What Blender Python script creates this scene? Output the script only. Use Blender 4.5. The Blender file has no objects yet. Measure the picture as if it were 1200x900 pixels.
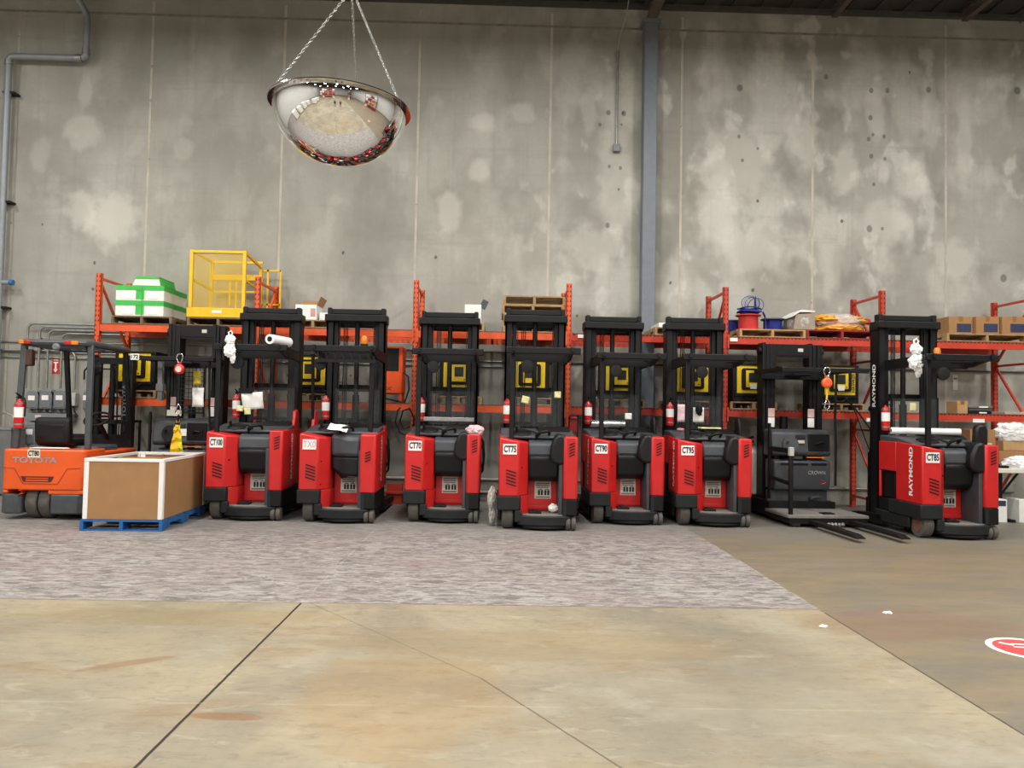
import bpy, bmesh, math, random
from mathutils import Vector, Matrix, noise
R = math.radians
C = bpy.context.scene.collection
SC = bpy.context.scene

# ------------------------------------------------------------------ camera, world, lights, exposure
F_PX, EYE = 900.0, 1.5
YAW, PITCH, ROLL = R(1.25), R(2.04), R(1.07)
fwd = Vector((math.sin(YAW)*math.cos(PITCH), math.cos(YAW)*math.cos(PITCH), math.sin(PITCH)))
rt0 = Vector((math.cos(YAW), -math.sin(YAW), 0)); up0 = rt0.cross(fwd)
rt = rt0*math.cos(ROLL) + up0*math.sin(ROLL); up = up0*math.cos(ROLL) - rt0*math.sin(ROLL)
cam = bpy.data.objects.new('camera', bpy.data.cameras.new('camera')); C.objects.link(cam)
cam.data.sensor_width = 36; cam.data.lens = 36*F_PX/1200; cam.data.clip_start = .02; cam.data.clip_end = 200
cam.matrix_world = Matrix(((rt.x, up.x, -fwd.x, 0), (rt.y, up.y, -fwd.y, 0), (rt.z, up.z, -fwd.z, EYE), (0, 0, 0, 1)))
SC.camera = cam
SC.view_settings.view_transform = 'Standard'; SC.view_settings.look = 'None'
SC.view_settings.gamma = 1; SC.view_settings.use_curve_mapping = False
SC.view_settings.exposure = 0.0
w = bpy.data.worlds.new('World'); SC.world = w; w.use_nodes = True
w.node_tree.nodes['Background'].inputs[0].default_value = (1, .97, .92, 1)
w.node_tree.nodes['Background'].inputs[1].default_value = .25
LIGHT_W = 250.0
LIGHT_COL = (1.0, .985, .955)
LIGHT_SPOTS = [(x, y) for y in (8.3, 3.4, -2.0, -8.0, -15.0) for x in (-9.6, -4.8, 0.0, 4.8, 9.6)]
LIGHT_Z = 8.0
WALL_Y = 13.15

def at(px, py, Y):                       # the point seen at a photo pixel, at depth Y (metres)
    d = fwd*F_PX + rt*(px-600) + up*(450-py)
    return Vector((0, 0, EYE)) + d*(Y/d.y)
def gx(px, Y, py=480): return at(px, py, Y).x
def gz(px, py, Y): return at(px, py, Y).z

# ------------------------------------------------------------------ materials
def lin(h):
    h = h.lstrip('#'); v = [int(h[i:i+2], 16)/255 for i in (0, 2, 4)]
    return tuple((c/12.92 if c <= .04045 else ((c+.055)/1.055)**2.4) for c in v) + (1,)
class NT:
    def __init__(s, name):
        s.m = bpy.data.materials.new(name); s.m.use_nodes = True
        s.t = s.m.node_tree; s.b = s.t.nodes['Principled BSDF']
    def n(s, kind, **kw):
        o = s.t.nodes.new('ShaderNode'+kind)
        for k, v in kw.items():
            if k.startswith('i_'):
                key = k[2:]; key = int(key) if key.isdigit() else key.replace('_', ' ')
                if isinstance(v, bpy.types.NodeSocket): s.t.links.new(v, o.inputs[key])
                else: o.inputs[key].default_value = v
            else: setattr(o, k, v)
        return o
    def math(s, op, a, b=None, c=None, clamp=False):
        o = s.t.nodes.new('ShaderNodeMath'); o.operation = op; o.use_clamp = clamp
        for i, v in enumerate((a, b, c)):
            if v is None: continue
            if isinstance(v, bpy.types.NodeSocket): s.t.links.new(v, o.inputs[i])
            else: o.inputs[i].default_value = v
        return o.outputs[0]
    def mix(s, fac, a, b, blend='MIX'):
        o = s.t.nodes.new('ShaderNodeMix'); o.data_type = 'RGBA'; o.blend_type = blend
        for i, v in ((0, fac), (6, a), (7, b)):
            if isinstance(v, bpy.types.NodeSocket): s.t.links.new(v, o.inputs[i])
            else: o.inputs[i].default_value = v
        return o.outputs[2]
    def ramp(s, v, lo, hi, smooth=True):
        o = s.t.nodes.new('ShaderNodeMapRange'); o.interpolation_type = 'SMOOTHSTEP' if smooth else 'LINEAR'
        s.t.links.new(v, o.inputs[0]); o.inputs[1].default_value = lo; o.inputs[2].default_value = hi
        return o.outputs[0]
    def coord(s, scale=(1, 1, 1), loc=(0, 0, 0), rot=(0, 0, 0), src=None):
        if src is None: src = s.n('TexCoord').outputs['Object']
        o = s.n('Mapping'); s.t.links.new(src, o.inputs[0])
        o.inputs[1].default_value = loc; o.inputs[2].default_value = rot; o.inputs[3].default_value = scale
        return o.outputs[0]
    def noise(s, vec, scale, detail=3, rough=.55, dist=0):
        o = s.n('TexNoise'); s.t.links.new(vec, o.inputs['Vector'])
        o.inputs['Scale'].default_value = scale; o.inputs['Detail'].default_value = detail
        o.inputs['Roughness'].default_value = rough; o.inputs['Distortion'].default_value = dist
        return o.outputs['Fac']
    def out(s, col=None, rough=None, bump=None, bstr=.2, bdist=.01, **kw):
        if col is not None:
            if isinstance(col, bpy.types.NodeSocket): s.t.links.new(col, s.b.inputs['Base Color'])
            else: s.b.inputs['Base Color'].default_value = col
        if rough is not None:
            if isinstance(rough, bpy.types.NodeSocket): s.t.links.new(rough, s.b.inputs['Roughness'])
            else: s.b.inputs['Roughness'].default_value = rough
        if bump is not None:
            o = s.n('Bump'); o.inputs['Strength'].default_value = bstr; o.inputs['Distance'].default_value = bdist
            s.t.links.new(bump, o.inputs['Height']); s.t.links.new(o.outputs[0], s.b.inputs['Normal'])
        for k, v in kw.items(): s.b.inputs[k.replace('_', ' ')].default_value = v
        return s.m
MATS = {}
def mat(name, col, rough=.5, metal=0, var=.12, scale=9, wear=None, **kw):
    """painted / plastic / metal surface with a little procedural variation"""
    if name in MATS: return MATS[name]
    t = NT(name); c = lin(col); v = t.coord()
    n = t.noise(v, scale, 4, .6)
    col2 = tuple(x*(1-var*2) for x in c[:3]) + (1,)
    k = t.mix(t.ramp(n, .3, .7), col2, c)
    if wear:
        k = t.mix(t.ramp(t.noise(v, wear[1], 5, .7), wear[2], wear[2]+.08), k, lin(wear[0]))
    r = t.math('ADD', t.math('MULTIPLY', n, .16), rough-.08)
    MATS[name] = t.out(k, r, Metallic=metal, **kw); return MATS[name]

red = mat('truck_red', '#c01e1d', .40, var=.05, scale=4, wear=('#9a1717', 14, .68))
red_dk = mat('truck_red_panel', '#b01a1b', .45, var=.06)
blk = mat('black_steel', '#101011', .5, var=.14, wear=('#2a2a2a', 26, .72), **{'Specular IOR Level': .3})
blk_dk = mat('black_plastic', '#0b0b0c', .55, var=.14, **{'Specular IOR Level': .3})
pad = mat('black_vinyl', '#111214', .45, var=.1, scale=16, **{'Specular IOR Level': .35})
gry_dk = mat('console_grey', '#3f4246', .5, var=.1)
gry_md = mat('mid_grey', '#6a6b6a', .55, var=.1)
skirt = mat('skirt_grey', '#1d1f20', .6, var=.15, wear=('#45443f', 12, .70), **{'Specular IOR Level': .3})
mat_grey = mat('floor_mat_grey', '#79756e', .8, var=.14)
tyre = mat('tyre_grey', '#57524c', .85, var=.16)
hub_c = mat('hub_metal', '#7c5a50', .6, .4)
white = mat('white_sticker', '#ece9e4', .5, var=.03)
paper = mat('white_paper', '#f2efe9', .7, var=.02)
ink = mat('black_ink', '#101010', .6, var=.02)
inkg = mat('faded_ink', '#b9a6a2', .7, var=.02)
decal = mat('decal_beige', '#cac4b8', .6, var=.05)
yel_note = mat('sticky_note', '#e6e0a0', .7, var=.02)
orange = mat('rack_orange', '#dc5522', .48, var=.10, scale=6, wear=('#8d4a35', 20, .67))
orange_r = mat('rack_red_orange', '#c03a20', .5, var=.10, scale=6, wear=('#8d4a35', 20, .67))
hole = mat('rack_hole', '#3a140c', .8)
deckm = mat('wire_deck', '#6a5348', .6, .2)
toy = mat('forklift_orange', '#dd561a', .38, var=.05, scale=4)
toy_gry = mat('forklift_grey', '#44484a', .5)
yel = mat('safety_yellow', '#e8b70c', .45, var=.06)
yel2 = mat('charger_yellow', '#e6c012', .45, var=.05)
wood = mat('pallet_wood', '#a98a5e', .8, var=.2, scale=11, wear=('#6d5537', 7, .62))
wood_dk = mat('pallet_wood_grey', '#7d6a4d', .85, var=.22, scale=11)
blue = mat('pallet_blue', '#1d5f9c', .7, var=.15, wear=('#6c8aa0', 9, .64))
redpal = mat('pallet_red', '#8f1f22', .7, var=.15)
card = mat('cardboard', '#9c7449', .8, var=.06, scale=5)
card_lt = mat('cardboard_light', '#b48d60', .8, var=.08)
trimw = mat('white_edge_trim', '#e3e0da', .55, var=.03)
green = mat('box_green', '#3cb54a', .6, var=.08)
boxw = mat('box_white', '#e2e2da', .65, var=.05)
chrome = mat('chrome', '#d8d8d6', .16, 1.0, var=.03)
galv = mat('galvanised', '#9a9a95', .42, .7, var=.1)
pipe_g = mat('grey_paint_pipe', '#8d9196', .45, .2, var=.06)
steelc = mat('column_grey', '#6f757c', .5, var=.06)
boxg = mat('electrical_grey', '#7b7f80', .5, var=.05)
extr = mat('extinguisher_red', '#c3191c', .3, var=.03)
bluec = mat('rope_blue', '#1c2c86', .7, var=.2)
spoolr = mat('spool_red', '#c5302c', .6, var=.08)
zap = mat('charger_orange', '#e4500f', .42, var=.05)
navy = mat('navy_print', '#27304f', .7, var=.08)
tablew = mat('table_white', '#d7d2c5', .5, var=.04)
amber = mat('amber_lens', '#d97a17', .3, var=.05)
redlens = mat('red_lens', '#b5201a', .3, var=.05)
teal_w = mat('dull_screen', '#2a2f2c', .3)
skin_m = mat('skin', '#b98468', .55, var=.05)
cloth_n = mat('dark_jacket', '#15171d', .9, var=.15)
cloth_j = mat('dark_trousers', '#1d2230', .9, var=.15)
hair_m = mat('dark_hair', '#1a120d', .7, var=.2)
def clear(name, col=(.9, .92, .92, 1), fac=.86, rough=.08):
    t = NT(name); tr = t.n('BsdfTransparent'); tr.inputs[0].default_value = (1, 1, 1, 1)
    t.out(col, rough); mx = t.n('MixShader'); mx.inputs[0].default_value = fac
    t.t.links.new(t.b.outputs[0], mx.inputs[1]); t.t.links.new(tr.outputs[0], mx.inputs[2])
    t.t.links.new(mx.outputs[0], t.t.nodes['Material Output'].inputs[0]); return t.m
glass = clear('clear_plastic_shield', (.30, .33, .33, 1), .95)
film = clear('clear_wrap_film', (.95, .95, .93, 1), .72, .2)
bagm = clear('white_plastic_bag', (.93, .93, .92, 1), .12, .35)
wiremesh = None
def mesh_mat(name, col, pitch, thick):
    t = NT(name); v = t.n('TexCoord').outputs['Object']; s = t.n('SeparateXYZ'); t.t.links.new(v, s.inputs[0])
    def ln(sock): return t.math('LESS_THAN', t.math('FRACT', t.math('MULTIPLY', sock, 1/pitch)), thick)
    k = t.math('MAXIMUM', ln(t.math('ADD', s.outputs[0], s.outputs[1])), ln(s.outputs[2]))
    t.out(lin(col), .5); tr = t.n('BsdfTransparent'); mx = t.n('MixShader')
    t.t.links.new(k, mx.inputs[0]); t.t.links.new(tr.outputs[0], mx.inputs[1]); t.t.links.new(t.b.outputs[0], mx.inputs[2])
    t.t.links.new(mx.outputs[0], t.t.nodes['Material Output'].inputs[0]); return t.m
ymesh = mesh_mat('yellow_wire_mesh', '#caa51c', .014, .26)
bmesh_ = mesh_mat('black_wire_mesh', '#161616', .06, .16)
def emit(name, col, s):
    t = NT(name); t.out((.9, .9, .9, 1), .4)
    t.b.inputs['Emission Color'].default_value = col; t.b.inputs['Emission Strength'].default_value = s; return t.m
lamp_m = emit('lamp_diffuser', (1, .97, .9, 1), 9)
led_red = emit('red_display', (1, .05, .03, 1), 1.2)

# ------------------------------------------------------------------ mesh building
class M:
    def __init__(s): s.v = []; s.f = []; s.k = []
    def add(s, vs, fs, k=0):
        n = len(s.v); s.v += [Vector(p) for p in vs]
        s.f += [tuple(i+n for i in f) for f in fs]; s.k += [k]*len(fs); return s
    def box(s, x0, x1, y0, y1, z0, z1, k=0):
        return s.add([(x, y, z) for z in (z0, z1) for y in (y0, y1) for x in (x0, x1)],
                     [(0, 2, 3, 1), (4, 5, 7, 6), (0, 1, 5, 4), (2, 6, 7, 3), (0, 4, 6, 2), (1, 3, 7, 5)], k)
    def prism(s, poly, ax, a0, a1, k=0):           # poly in the other two axes (x: y,z / y: x,z / z: x,y)
        def P(u, v, a): return {'x': (a, u, v), 'y': (u, a, v), 'z': (u, v, a)}[ax]
        n = len(poly)
        f0 = a0 if callable(a0) else (lambda u, v: a0); f1 = a1 if callable(a1) else (lambda u, v: a1)
        vs = [P(u, v, f0(u, v)) for u, v in poly] + [P(u, v, f1(u, v)) for u, v in poly]
        return s.add(vs, [tuple(range(n))[::-1], tuple(range(n, 2*n))] + [(i, (i+1) % n, n+(i+1) % n, n+i) for i in range(n)], k)
    def tube(s, pts, r, n=8, k=0, closed=False, r2=None):
        pts = [Vector(p) for p in pts]; L = len(pts); rings = []
        prev = None
        for i, p in enumerate(pts):
            a = pts[i-1] if (i > 0 or closed) else p; b = pts[(i+1) % L] if (i < L-1 or closed) else p
            t = (b-a).normalized()
            if prev is None:
                q = Vector((0, 0, 1)) if abs(t.z) < .9 else Vector((1, 0, 0)); u = t.cross(q).normalized()
            else:
                u = prev - t*prev.dot(t); u = u.normalized() if u.length > 1e-6 else t.orthogonal().normalized()
            prev = u; vv = t.cross(u)
            rr = r if r2 is None else r + (r2-r)*i/max(1, L-1)
            rings.append([p + (u*math.cos(2*math.pi*j/n) + vv*math.sin(2*math.pi*j/n))*rr for j in range(n)])
        vs = [q for rg in rings for q in rg]; fs = []
        for i in range(L if closed else L-1):
            a, b = i*n, ((i+1) % L)*n
            fs += [(a+j, a+(j+1) % n, b+(j+1) % n, b+j) for j in range(n)]
        if not closed: fs += [tuple(range(n))[::-1], tuple(range((L-1)*n, L*n))]
        return s.add(vs, fs, k)
    def cyl(s, p0, p1, r, n=16, k=0, r2=None): return s.tube([p0, p1], r, n, k, r2=r2)
    def bar(s, p0, p1, a, b, k=0):                 # rectangular bar a (sideways) x b
        p0, p1 = Vector(p0), Vector(p1); t = (p1-p0).normalized()
        u = t.cross(Vector((0, 0, 1))) if abs(t.z) < .95 else Vector((1, 0, 0)); u.normalize(); q = u.cross(t)
        vs = [p + u*(a/2*i) + q*(b/2*j) for p in (p0, p1) for i, j in ((-1, -1), (1, -1), (1, 1), (-1, 1))]
        return s.add(vs, [(3, 2, 1, 0), (4, 5, 6, 7), (0, 1, 5, 4), (1, 2, 6, 5), (2, 3, 7, 6), (3, 0, 4, 7)], k)
    def lathe(s, prof, n=32, c=(0, 0, 0), k=0, ax='z', cap=True):
        c = Vector(c); vs = []
        for r, h in prof:
            for j in range(n):
                a = 2*math.pi*j/n; p = (r*math.cos(a), r*math.sin(a), h)
                if ax == 'x': p = (h, p[0], p[1])
                if ax == 'y': p = (p[0], h, p[1])
                vs.append(c+Vector(p))
        fs = [(i*n+j, i*n+(j+1) % n, (i+1)*n+(j+1) % n, (i+1)*n+j) for i in range(len(prof)-1) for j in range(n)]
        if cap: fs += [tuple(range(n))[::-1], tuple(range((len(prof)-1)*n, len(prof)*n))]
        return s.add(vs, fs, k)
    def blob(s, c, rad, seed=0, amp=.25, freq=3.0, sub=4, k=0, flat=None):
        b = bmesh.new(); bmesh.ops.create_icosphere(b, subdivisions=sub, radius=1)
        vs = []
        for v in b.verts:
            p = v.co.copy(); d = 1 + amp*noise.noise(p*freq + Vector((seed*7.3, seed*3.1, seed))) + amp*.5*noise.noise(p*freq*2.7 + Vector((seed, 5, 9)))
            q = Vector((p.x*rad[0]*d, p.y*rad[1]*d, p.z*rad[2]*d)) + Vector(c)
            if flat is not None: q.z = max(q.z, flat)
            vs.append(q)
        fs = [tuple(v.index for v in f.verts) for f in b.faces]; b.free(); return s.add(vs, fs, k)
    def move(s, d): d = Vector(d); s.v = [p+d for p in s.v]; return s
    def xf(s, m): s.v = [m @ p for p in s.v]; return s
    def build(s, name, mats, parent=None, bevel=0, smooth=True, loc=None):
        me = bpy.data.meshes.new(name); me.from_pydata([tuple(p) for p in s.v], [], s.f)
        if not isinstance(mats, (list, tuple)): mats = [mats]
        for m in mats: me.materials.append(m)
        me.polygons.foreach_set('material_index', s.k)
        b = bmesh.new(); b.from_mesh(me); bmesh.ops.recalc_face_normals(b, faces=b.faces); b.to_mesh(me); b.free()
        if smooth:
            me.polygons.foreach_set('use_smooth', [True]*len(me.polygons)); me.set_sharp_from_angle(angle=R(38))
        me.update()
        o = bpy.data.objects.new(name, me); C.objects.link(o)
        if parent: o.parent = parent
        if loc: o.location = loc
        if bevel:
            md = o.modifiers.new('bevel', 'BEVEL'); md.width = bevel; md.segments = 2; md.limit_method = 'ANGLE'; md.angle_limit = R(40)
        return o
def tag(o, label=None, cat=None, group=None, kind=None):
    if label: o['label'] = label
    if cat: o['category'] = cat
    if group: o['group'] = group
    if kind: o['kind'] = kind
    return o
def thing(name, label, cat, loc=(0, 0, 0), rz=0, group=None):
    o = bpy.data.objects.new(name, None); C.objects.link(o); o.empty_display_size = .1
    o.location = loc; o.rotation_euler = (0, 0, R(rz)); return tag(o, label, cat, group)
def struct(o): o['kind'] = 'structure'; return o
def copy_tree(o, parent=None):
    c = o.copy(); C.objects.link(c)
    if parent: c.parent = parent
    for ch in list(o.children): copy_tree(ch, c)
    return c
GLYPH = {}
def text(name, body, mt, parent, org, U, V, w, h, bold=.02, label=None):
    """lettering fitted into a w x h rectangle whose lower-left corner is org"""
    key = (body, bold)
    if key not in GLYPH:
        cu = bpy.data.curves.new('t', 'FONT'); cu.body = body; cu.offset = bold; cu.resolution_u = 3
        o = bpy.data.objects.new('t', cu); C.objects.link(o); bpy.context.view_layer.update()
        me = bpy.data.meshes.new_from_object(o.evaluated_get(bpy.context.evaluated_depsgraph_get()))
        GLYPH[key] = ([v.co.copy() for v in me.vertices], [tuple(p.vertices) for p in me.polygons])
        bpy.data.objects.remove(o); bpy.data.curves.remove(cu); bpy.data.meshes.remove(me)
    vs, fs = GLYPH[key]; U = Vector(U).normalized(); V = Vector(V).normalized(); org = Vector(org)
    x0, x1 = min(v.x for v in vs), max(v.x for v in vs); y0, y1 = min(v.y for v in vs), max(v.y for v in vs)
    N = U.cross(V)
    m = M(); m.add([org + U*((v.x-x0)/(x1-x0)*w) + V*((v.y-y0)/(y1-y0)*h) + N*.0025 for v in vs], fs)
    me = bpy.data.meshes.new(name); me.from_pydata([tuple(p) for p in m.v], [], m.f); me.materials.append(mt)
    o = bpy.data.objects.new(name, me); C.objects.link(o)
    if parent: o.parent = parent
    return o
FX, FZ = (1, 0, 0), (0, 0, 1)

# ------------------------------------------------------------------ the hall: floor, walls, ceiling
def lw(h): return tuple(c*1.16 for c in lin(h)[:3]) + (1,)
def lf(h): return tuple(c*.66 for c in lin(h)[:3]) + (1,)
def wall_material():
    t = NT('tilt_up_concrete'); P = t.n('TexCoord').outputs['Object']
    s = t.n('SeparateXYZ'); t.t.links.new(P, s.inputs[0]); X, Z = s.outputs[0], s.outputs[2]
    flat = t.n('CombineXYZ'); t.t.links.new(X, flat.inputs[0]); t.t.links.new(Z, flat.inputs[2]); V = flat.outputs[0]
    base = t.mix(t.ramp(t.noise(V, .55, 3, .5), .35, .65), lw('#858379'), lw('#9b9990'))
    # panel to panel tone
    pid = t.math('FLOOR', t.math('DIVIDE', t.math('ADD', X, 8.275+22.99), 2.299))
    wn = t.n('TexWhiteNoise', noise_dimensions='1D'); t.t.links.new(pid, wn.inputs['W'])
    base = t.mix(t.math('MULTIPLY', wn.outputs['Value'], .30), base, lw('#a3a096'))
    # blotchy lighter patches, taller than wide, stronger on the right-hand panels
    right = t.ramp(X, -1.0, 3.0)
    vp = t.coord((1.15, 1, .75), src=V)
    n1 = t.noise(vp, 1.0, 3.5, .5, .1)
    patch = t.ramp(n1, .46, .62)
    base = t.mix(t.math('MULTIPLY', patch, t.math('ADD', .18, t.math('MULTIPLY', right, .30))), base, lw('#c6c4ba'))
    n2 = t.noise(t.coord((1.3, 1, .9), (4, 0, 9), src=V), 1.5, 3.5, .5, .1)
    base = t.mix(t.math('MULTIPLY', t.ramp(n2, .56, .66), t.math('ADD', .12, t.math('MULTIPLY', right, .34))), base, lw('#d3d1c8'))
    n3 = t.noise(t.coord((1, 1, .8), (9, 0, 3), src=V), .8, 4, .6, .2)
    base = t.mix(t.math('MULTIPLY', t.ramp(n3, .52, .66), t.math('ADD', .22, t.math('MULTIPLY', right, .28))), base, lw('#67655e'))
    # vertical runs, and a faint band of horizontal pour lines
    st = t.noise(t.coord((5, 1, .22), src=V), 1.4, 3, .6)
    base = t.mix(t.math('MULTIPLY', t.ramp(st, .5, .75), .17), base, lw('#706d65'))
    st2 = t.noise(t.coord((.3, 1, 3), (2, 0, 1), src=V), 1.5, 4, .65)
    base = t.mix(t.math('MULTIPLY', t.ramp(st2, .52, .75), .28), base, lw('#78756c'))
    fine = t.noise(V, 14, 5, .7)
    base = t.mix(t.math('MULTIPLY', fine, .35), base, lw('#6f6c64'))
    # patched spots the photo shows plainly
    dist = t.n('TexNoise'); dist.inputs['Scale'].default_value = 3.2; dist.inputs['Detail'].default_value = 3
    t.t.links.new(V, dist.inputs['Vector'])
    wob = t.math('MULTIPLY', t.math('SUBTRACT', dist.outputs['Fac'], .5), 1.5)
    for px, py, rx, ry, a in ((133, 258, 30, 38, .8), (95, 245, 20, 22, .62), (98, 155, 22, 22, .5), (100, 108, 9, 22, .4), (48, 180, 12, 24, .3),
                              (216, 176, 14, 14, .3), (565, 143, 16, 13, .6), (562, 200, 15, 14, .55), (525, 250, 17, 26, .5), (612, 132, 18, 12, .4),
                              (570, 200, 8, 40, .15), (720, 200, 22, 70, .40), (695, 290, 40, 30, .5), (690, 130, 10, 30, .35),
                              (860, 190, 50, 50, .5), (880, 290, 40, 34, .45), (940, 160, 22, 40, .55), (990, 200, 20, 30, .55), (1025, 130, 12, 40, .5),
                              (1068, 210, 22, 22, .6), (1040, 260, 30, 30, .5), (1130, 170, 10, 70, .45), (1090, 140, 12, 40, .45), (1120, 305, 30, 25, .5), (840, 240, 25, 60, .4)):
        c = at(px, py, WALL_Y); rx *= WALL_Y/900; ry *= WALL_Y/900
        dx = t.math('DIVIDE', t.math('SUBTRACT', X, c.x), rx); dz = t.math('DIVIDE', t.math('SUBTRACT', Z, c.z), ry)
        d = t.math('ADD', t.math('SQRT', t.math('ADD', t.math('MULTIPLY', dx, dx), t.math('MULTIPLY', dz, dz))), wob)
        base = t.mix(t.math('MULTIPLY', t.math('SUBTRACT', 1, t.ramp(d, .55, 1.2)), a*.62), base, lw('#c9c6bc'))
    # anchor holes and small dark scars
    vo = t.n('TexVoronoi'); vo.inputs['Scale'].default_value = 1.55; t.t.links.new(t.coord((1, 1, .8), src=V), vo.inputs['Vector'])
    sp = t.math('LESS_THAN', t.math('ADD', vo.outputs['Distance'], t.math('MULTIPLY', t.math('SUBTRACT', fine, .5), .08)), .042)
    base = t.mix(t.math('MULTIPLY', sp, .75), base, lw('#3e3c38'))
    for px, py, r_ in ((1020, 138, 4), (1023, 158, 3), (1018, 163, 4), (1036, 160, 3), (1021, 183, 4), (1037, 186, 3), (1024, 216, 3), (1019, 268, 5), (1034, 268, 3), (1021, 106, 4), (1040, 106, 4),
                        (867, 103, 5), (866, 160, 3), (888, 174, 2.5), (870, 188, 3), (968, 90, 4), (713, 132, 4), (731, 133, 4), (703, 146, 3), (714, 195, 3), (727, 197, 3), (712, 264, 4), (1088, 105, 5), (1192, 106, 6), (1176, 326, 6), (725, 222, 2.5)):
        c = at(px, py, WALL_Y); k = 900/WALL_Y/r_*1.4
        dx = t.math('MULTIPLY', t.math('SUBTRACT', X, c.x), k); dz = t.math('MULTIPLY', t.math('SUBTRACT', Z, c.z), k*.8)
        d = t.math('ADD', t.math('ADD', t.math('MULTIPLY', dx, dx), t.math('MULTIPLY', dz, dz)), t.math('MULTIPLY', wob, .8))
        base = t.mix(t.math('MULTIPLY', t.math('SUBTRACT', 1, t.ramp(d, .5, 1.1)), .62), base, lw('#4c4a45'))
    return t.out(base, .85, fine, .12, .004, **{'Specular IOR Level': .25})

def floor_material():
    t = NT('stained_slab'); P = t.n('TexCoord').outputs['Object']
    s = t.n('SeparateXYZ'); t.t.links.new(P, s.inputs[0]); X, Y = s.outputs[0], s.outputs[1]
    def mask_lt(v, a, wdt=.02): return t.math('SUBTRACT', 1, t.ramp(v, a-wdt, a+wdt))
    big = t.noise(P, .55, 4, .6, .4); mid = t.noise(t.coord((.6, 1.5, 1), src=P), 1.7, 5, .65, .3); fine = t.noise(P, 16, 6, .72)
    near = t.mix(t.ramp(big, .35, .66), lf('#948b79'), lf('#b5a88b'))
    near = t.mix(t.math('MULTIPLY', t.ramp(mid, .50, .72), .55), near, lf('#9a7d55'))
    strk = t.noise(t.coord((1.3, 4, 1), (1, 2, 0), src=P), 4.5, 6, .72, .8)
    near = t.mix(t.math('MULTIPLY', t.ramp(strk, .50, .66), .42), near, lf('#7d7260'))
    near = t.mix(t.math('MULTIPLY', t.ramp(t.noise(t.coord((1, 2.6, 1), (6, 1, 0), src=P), 3.2, 6, .7, 1), .55, .68), .45), near, lf('#c4bba4'))
    pale = t.noise(t.coord((1, 1, 1), (5, 3, 0), src=P), .8, 5, .65, .3)
    near = t.mix(t.math('MULTIPLY', t.ramp(pale, .52, .7), .55), near, lf('#b3ad9b'))
    # far bay: scuffed grey-pink slab under the trucks
    sc = t.noise(t.coord((1.6, 4.5, 1), src=P), 3.2, 6, .75, 1.0)
    far = t.mix(t.ramp(sc, .38, .60), lf('#7c7672'), lf('#bcb6af'))
    far = t.mix(t.math('MULTIPLY', t.ramp(t.noise(t.coord((1.2, 3.6, 1), (3, 7, 0), src=P), 4.4, 6, .75, 1.4), .54, .66), .6), far, lf('#67615e'))
    far = t.mix(t.math('MULTIPLY', t.ramp(t.noise(t.coord((1, 3.2, 1), (8, 1, 0), src=P), 3.4, 6, .75, 1.6), .58, .68), .65), far, lf('#c3bcb5'))
    far = t.mix(t.math('MULTIPLY', t.ramp(t.noise(P, .9, 3, .5), .45, .7), .35), far, lf('#a48f88'))
    clean = t.ramp(Y, 8.6, 10.0)
    far = t.mix(t.math('MULTIPLY', clean, .55), far, lf('#8f8c86'))
    # right bay: browner polished slab
    rgt = t.mix(t.ramp(t.noise(t.coord((.7, 2.2, 1), src=P), 1.3, 5, .65, .4), .35, .68), lf('#857c6b'), lf('#968568'))
    rgt = t.mix(t.math('MULTIPLY', t.ramp(t.noise(t.coord((.6, 2.6, 1), (2, 5, 0), src=P), 1.1, 4, .6, .4), .5, .7), .5), rgt, lf('#9a8a80'))
    rgt = t.mix(t.math('MULTIPLY', clean, .7), rgt, lf('#8a877f'))
    rgt = t.mix(t.math('MULTIPLY', t.ramp(t.noise(t.coord((1, 4.5, 1), (3, 3, 0), src=P), 4, 6, .72, .8), .52, .68), .4), rgt, lf('#6f6657'))
    wobble = t.math('MULTIPLY', t.math('SUBTRACT', t.noise(P, 9, 3, .6), .5), .03)
    Yw = t.math('ADD', Y, wobble); Xw = t.math('ADD', X, wobble)
    isfar = t.ramp(Yw, 5.985, 6.005); isr = t.ramp(Xw, 2.55, 2.57)
    col = t.mix(isfar, near, far); col = t.mix(isr, col, rgt)
    # shared dust and grit
    col = t.mix(t.math('MULTIPLY', t.ramp(fine, .45, .8), .28), col, lf('#615b4e'))
    # rust-brown spills
    def blot(cx, cy, rx, ry, a, colr, ang=0):
        nonlocal col
        ca, sa = math.cos(R(ang)), math.sin(R(ang))
        dx = t.math('SUBTRACT', X, cx); dy = t.math('SUBTRACT', Y, cy)
        u = t.math('DIVIDE', t.math('ADD', t.math('MULTIPLY', dx, ca), t.math('MULTIPLY', dy, sa)), rx)
        v = t.math('DIVIDE', t.math('SUBTRACT', t.math('MULTIPLY', dy, ca), t.math('MULTIPLY', dx, sa)), ry)
        d = t.math('ADD', t.math('SQRT', t.math('ADD', t.math('MULTIPLY', u, u), t.math('MULTIPLY', v, v))), t.math('MULTIPLY', t.math('SUBTRACT', mid, .5), 1.6))
        col = t.mix(t.math('MULTIPLY', t.math('SUBTRACT', 1, t.ramp(d, .75, 1.05)), a), col, colr)
    blot(-1.28, 3.80, .26, .055, .6, lf('#8e6236'), -4)
    blot(-2.1, 4.55, .30, .06, .5, lf('#94693d'), 32)
    blot(-.45, 4.1, .62, .75, .32, lf('#a8834f'))
    blot(-2.2, 5.55, 1.2, .22, .35, lf('#a08858'))
    blot(.3, 5.0, 1.5, .35, .35, lf('#97805a'))
    blot(1.6, 4.1, .8, .5, .3, lf('#938a78'))
    blot(3.0, 5.6, .9, .4, .35, lf('#8d6a58'))
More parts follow.
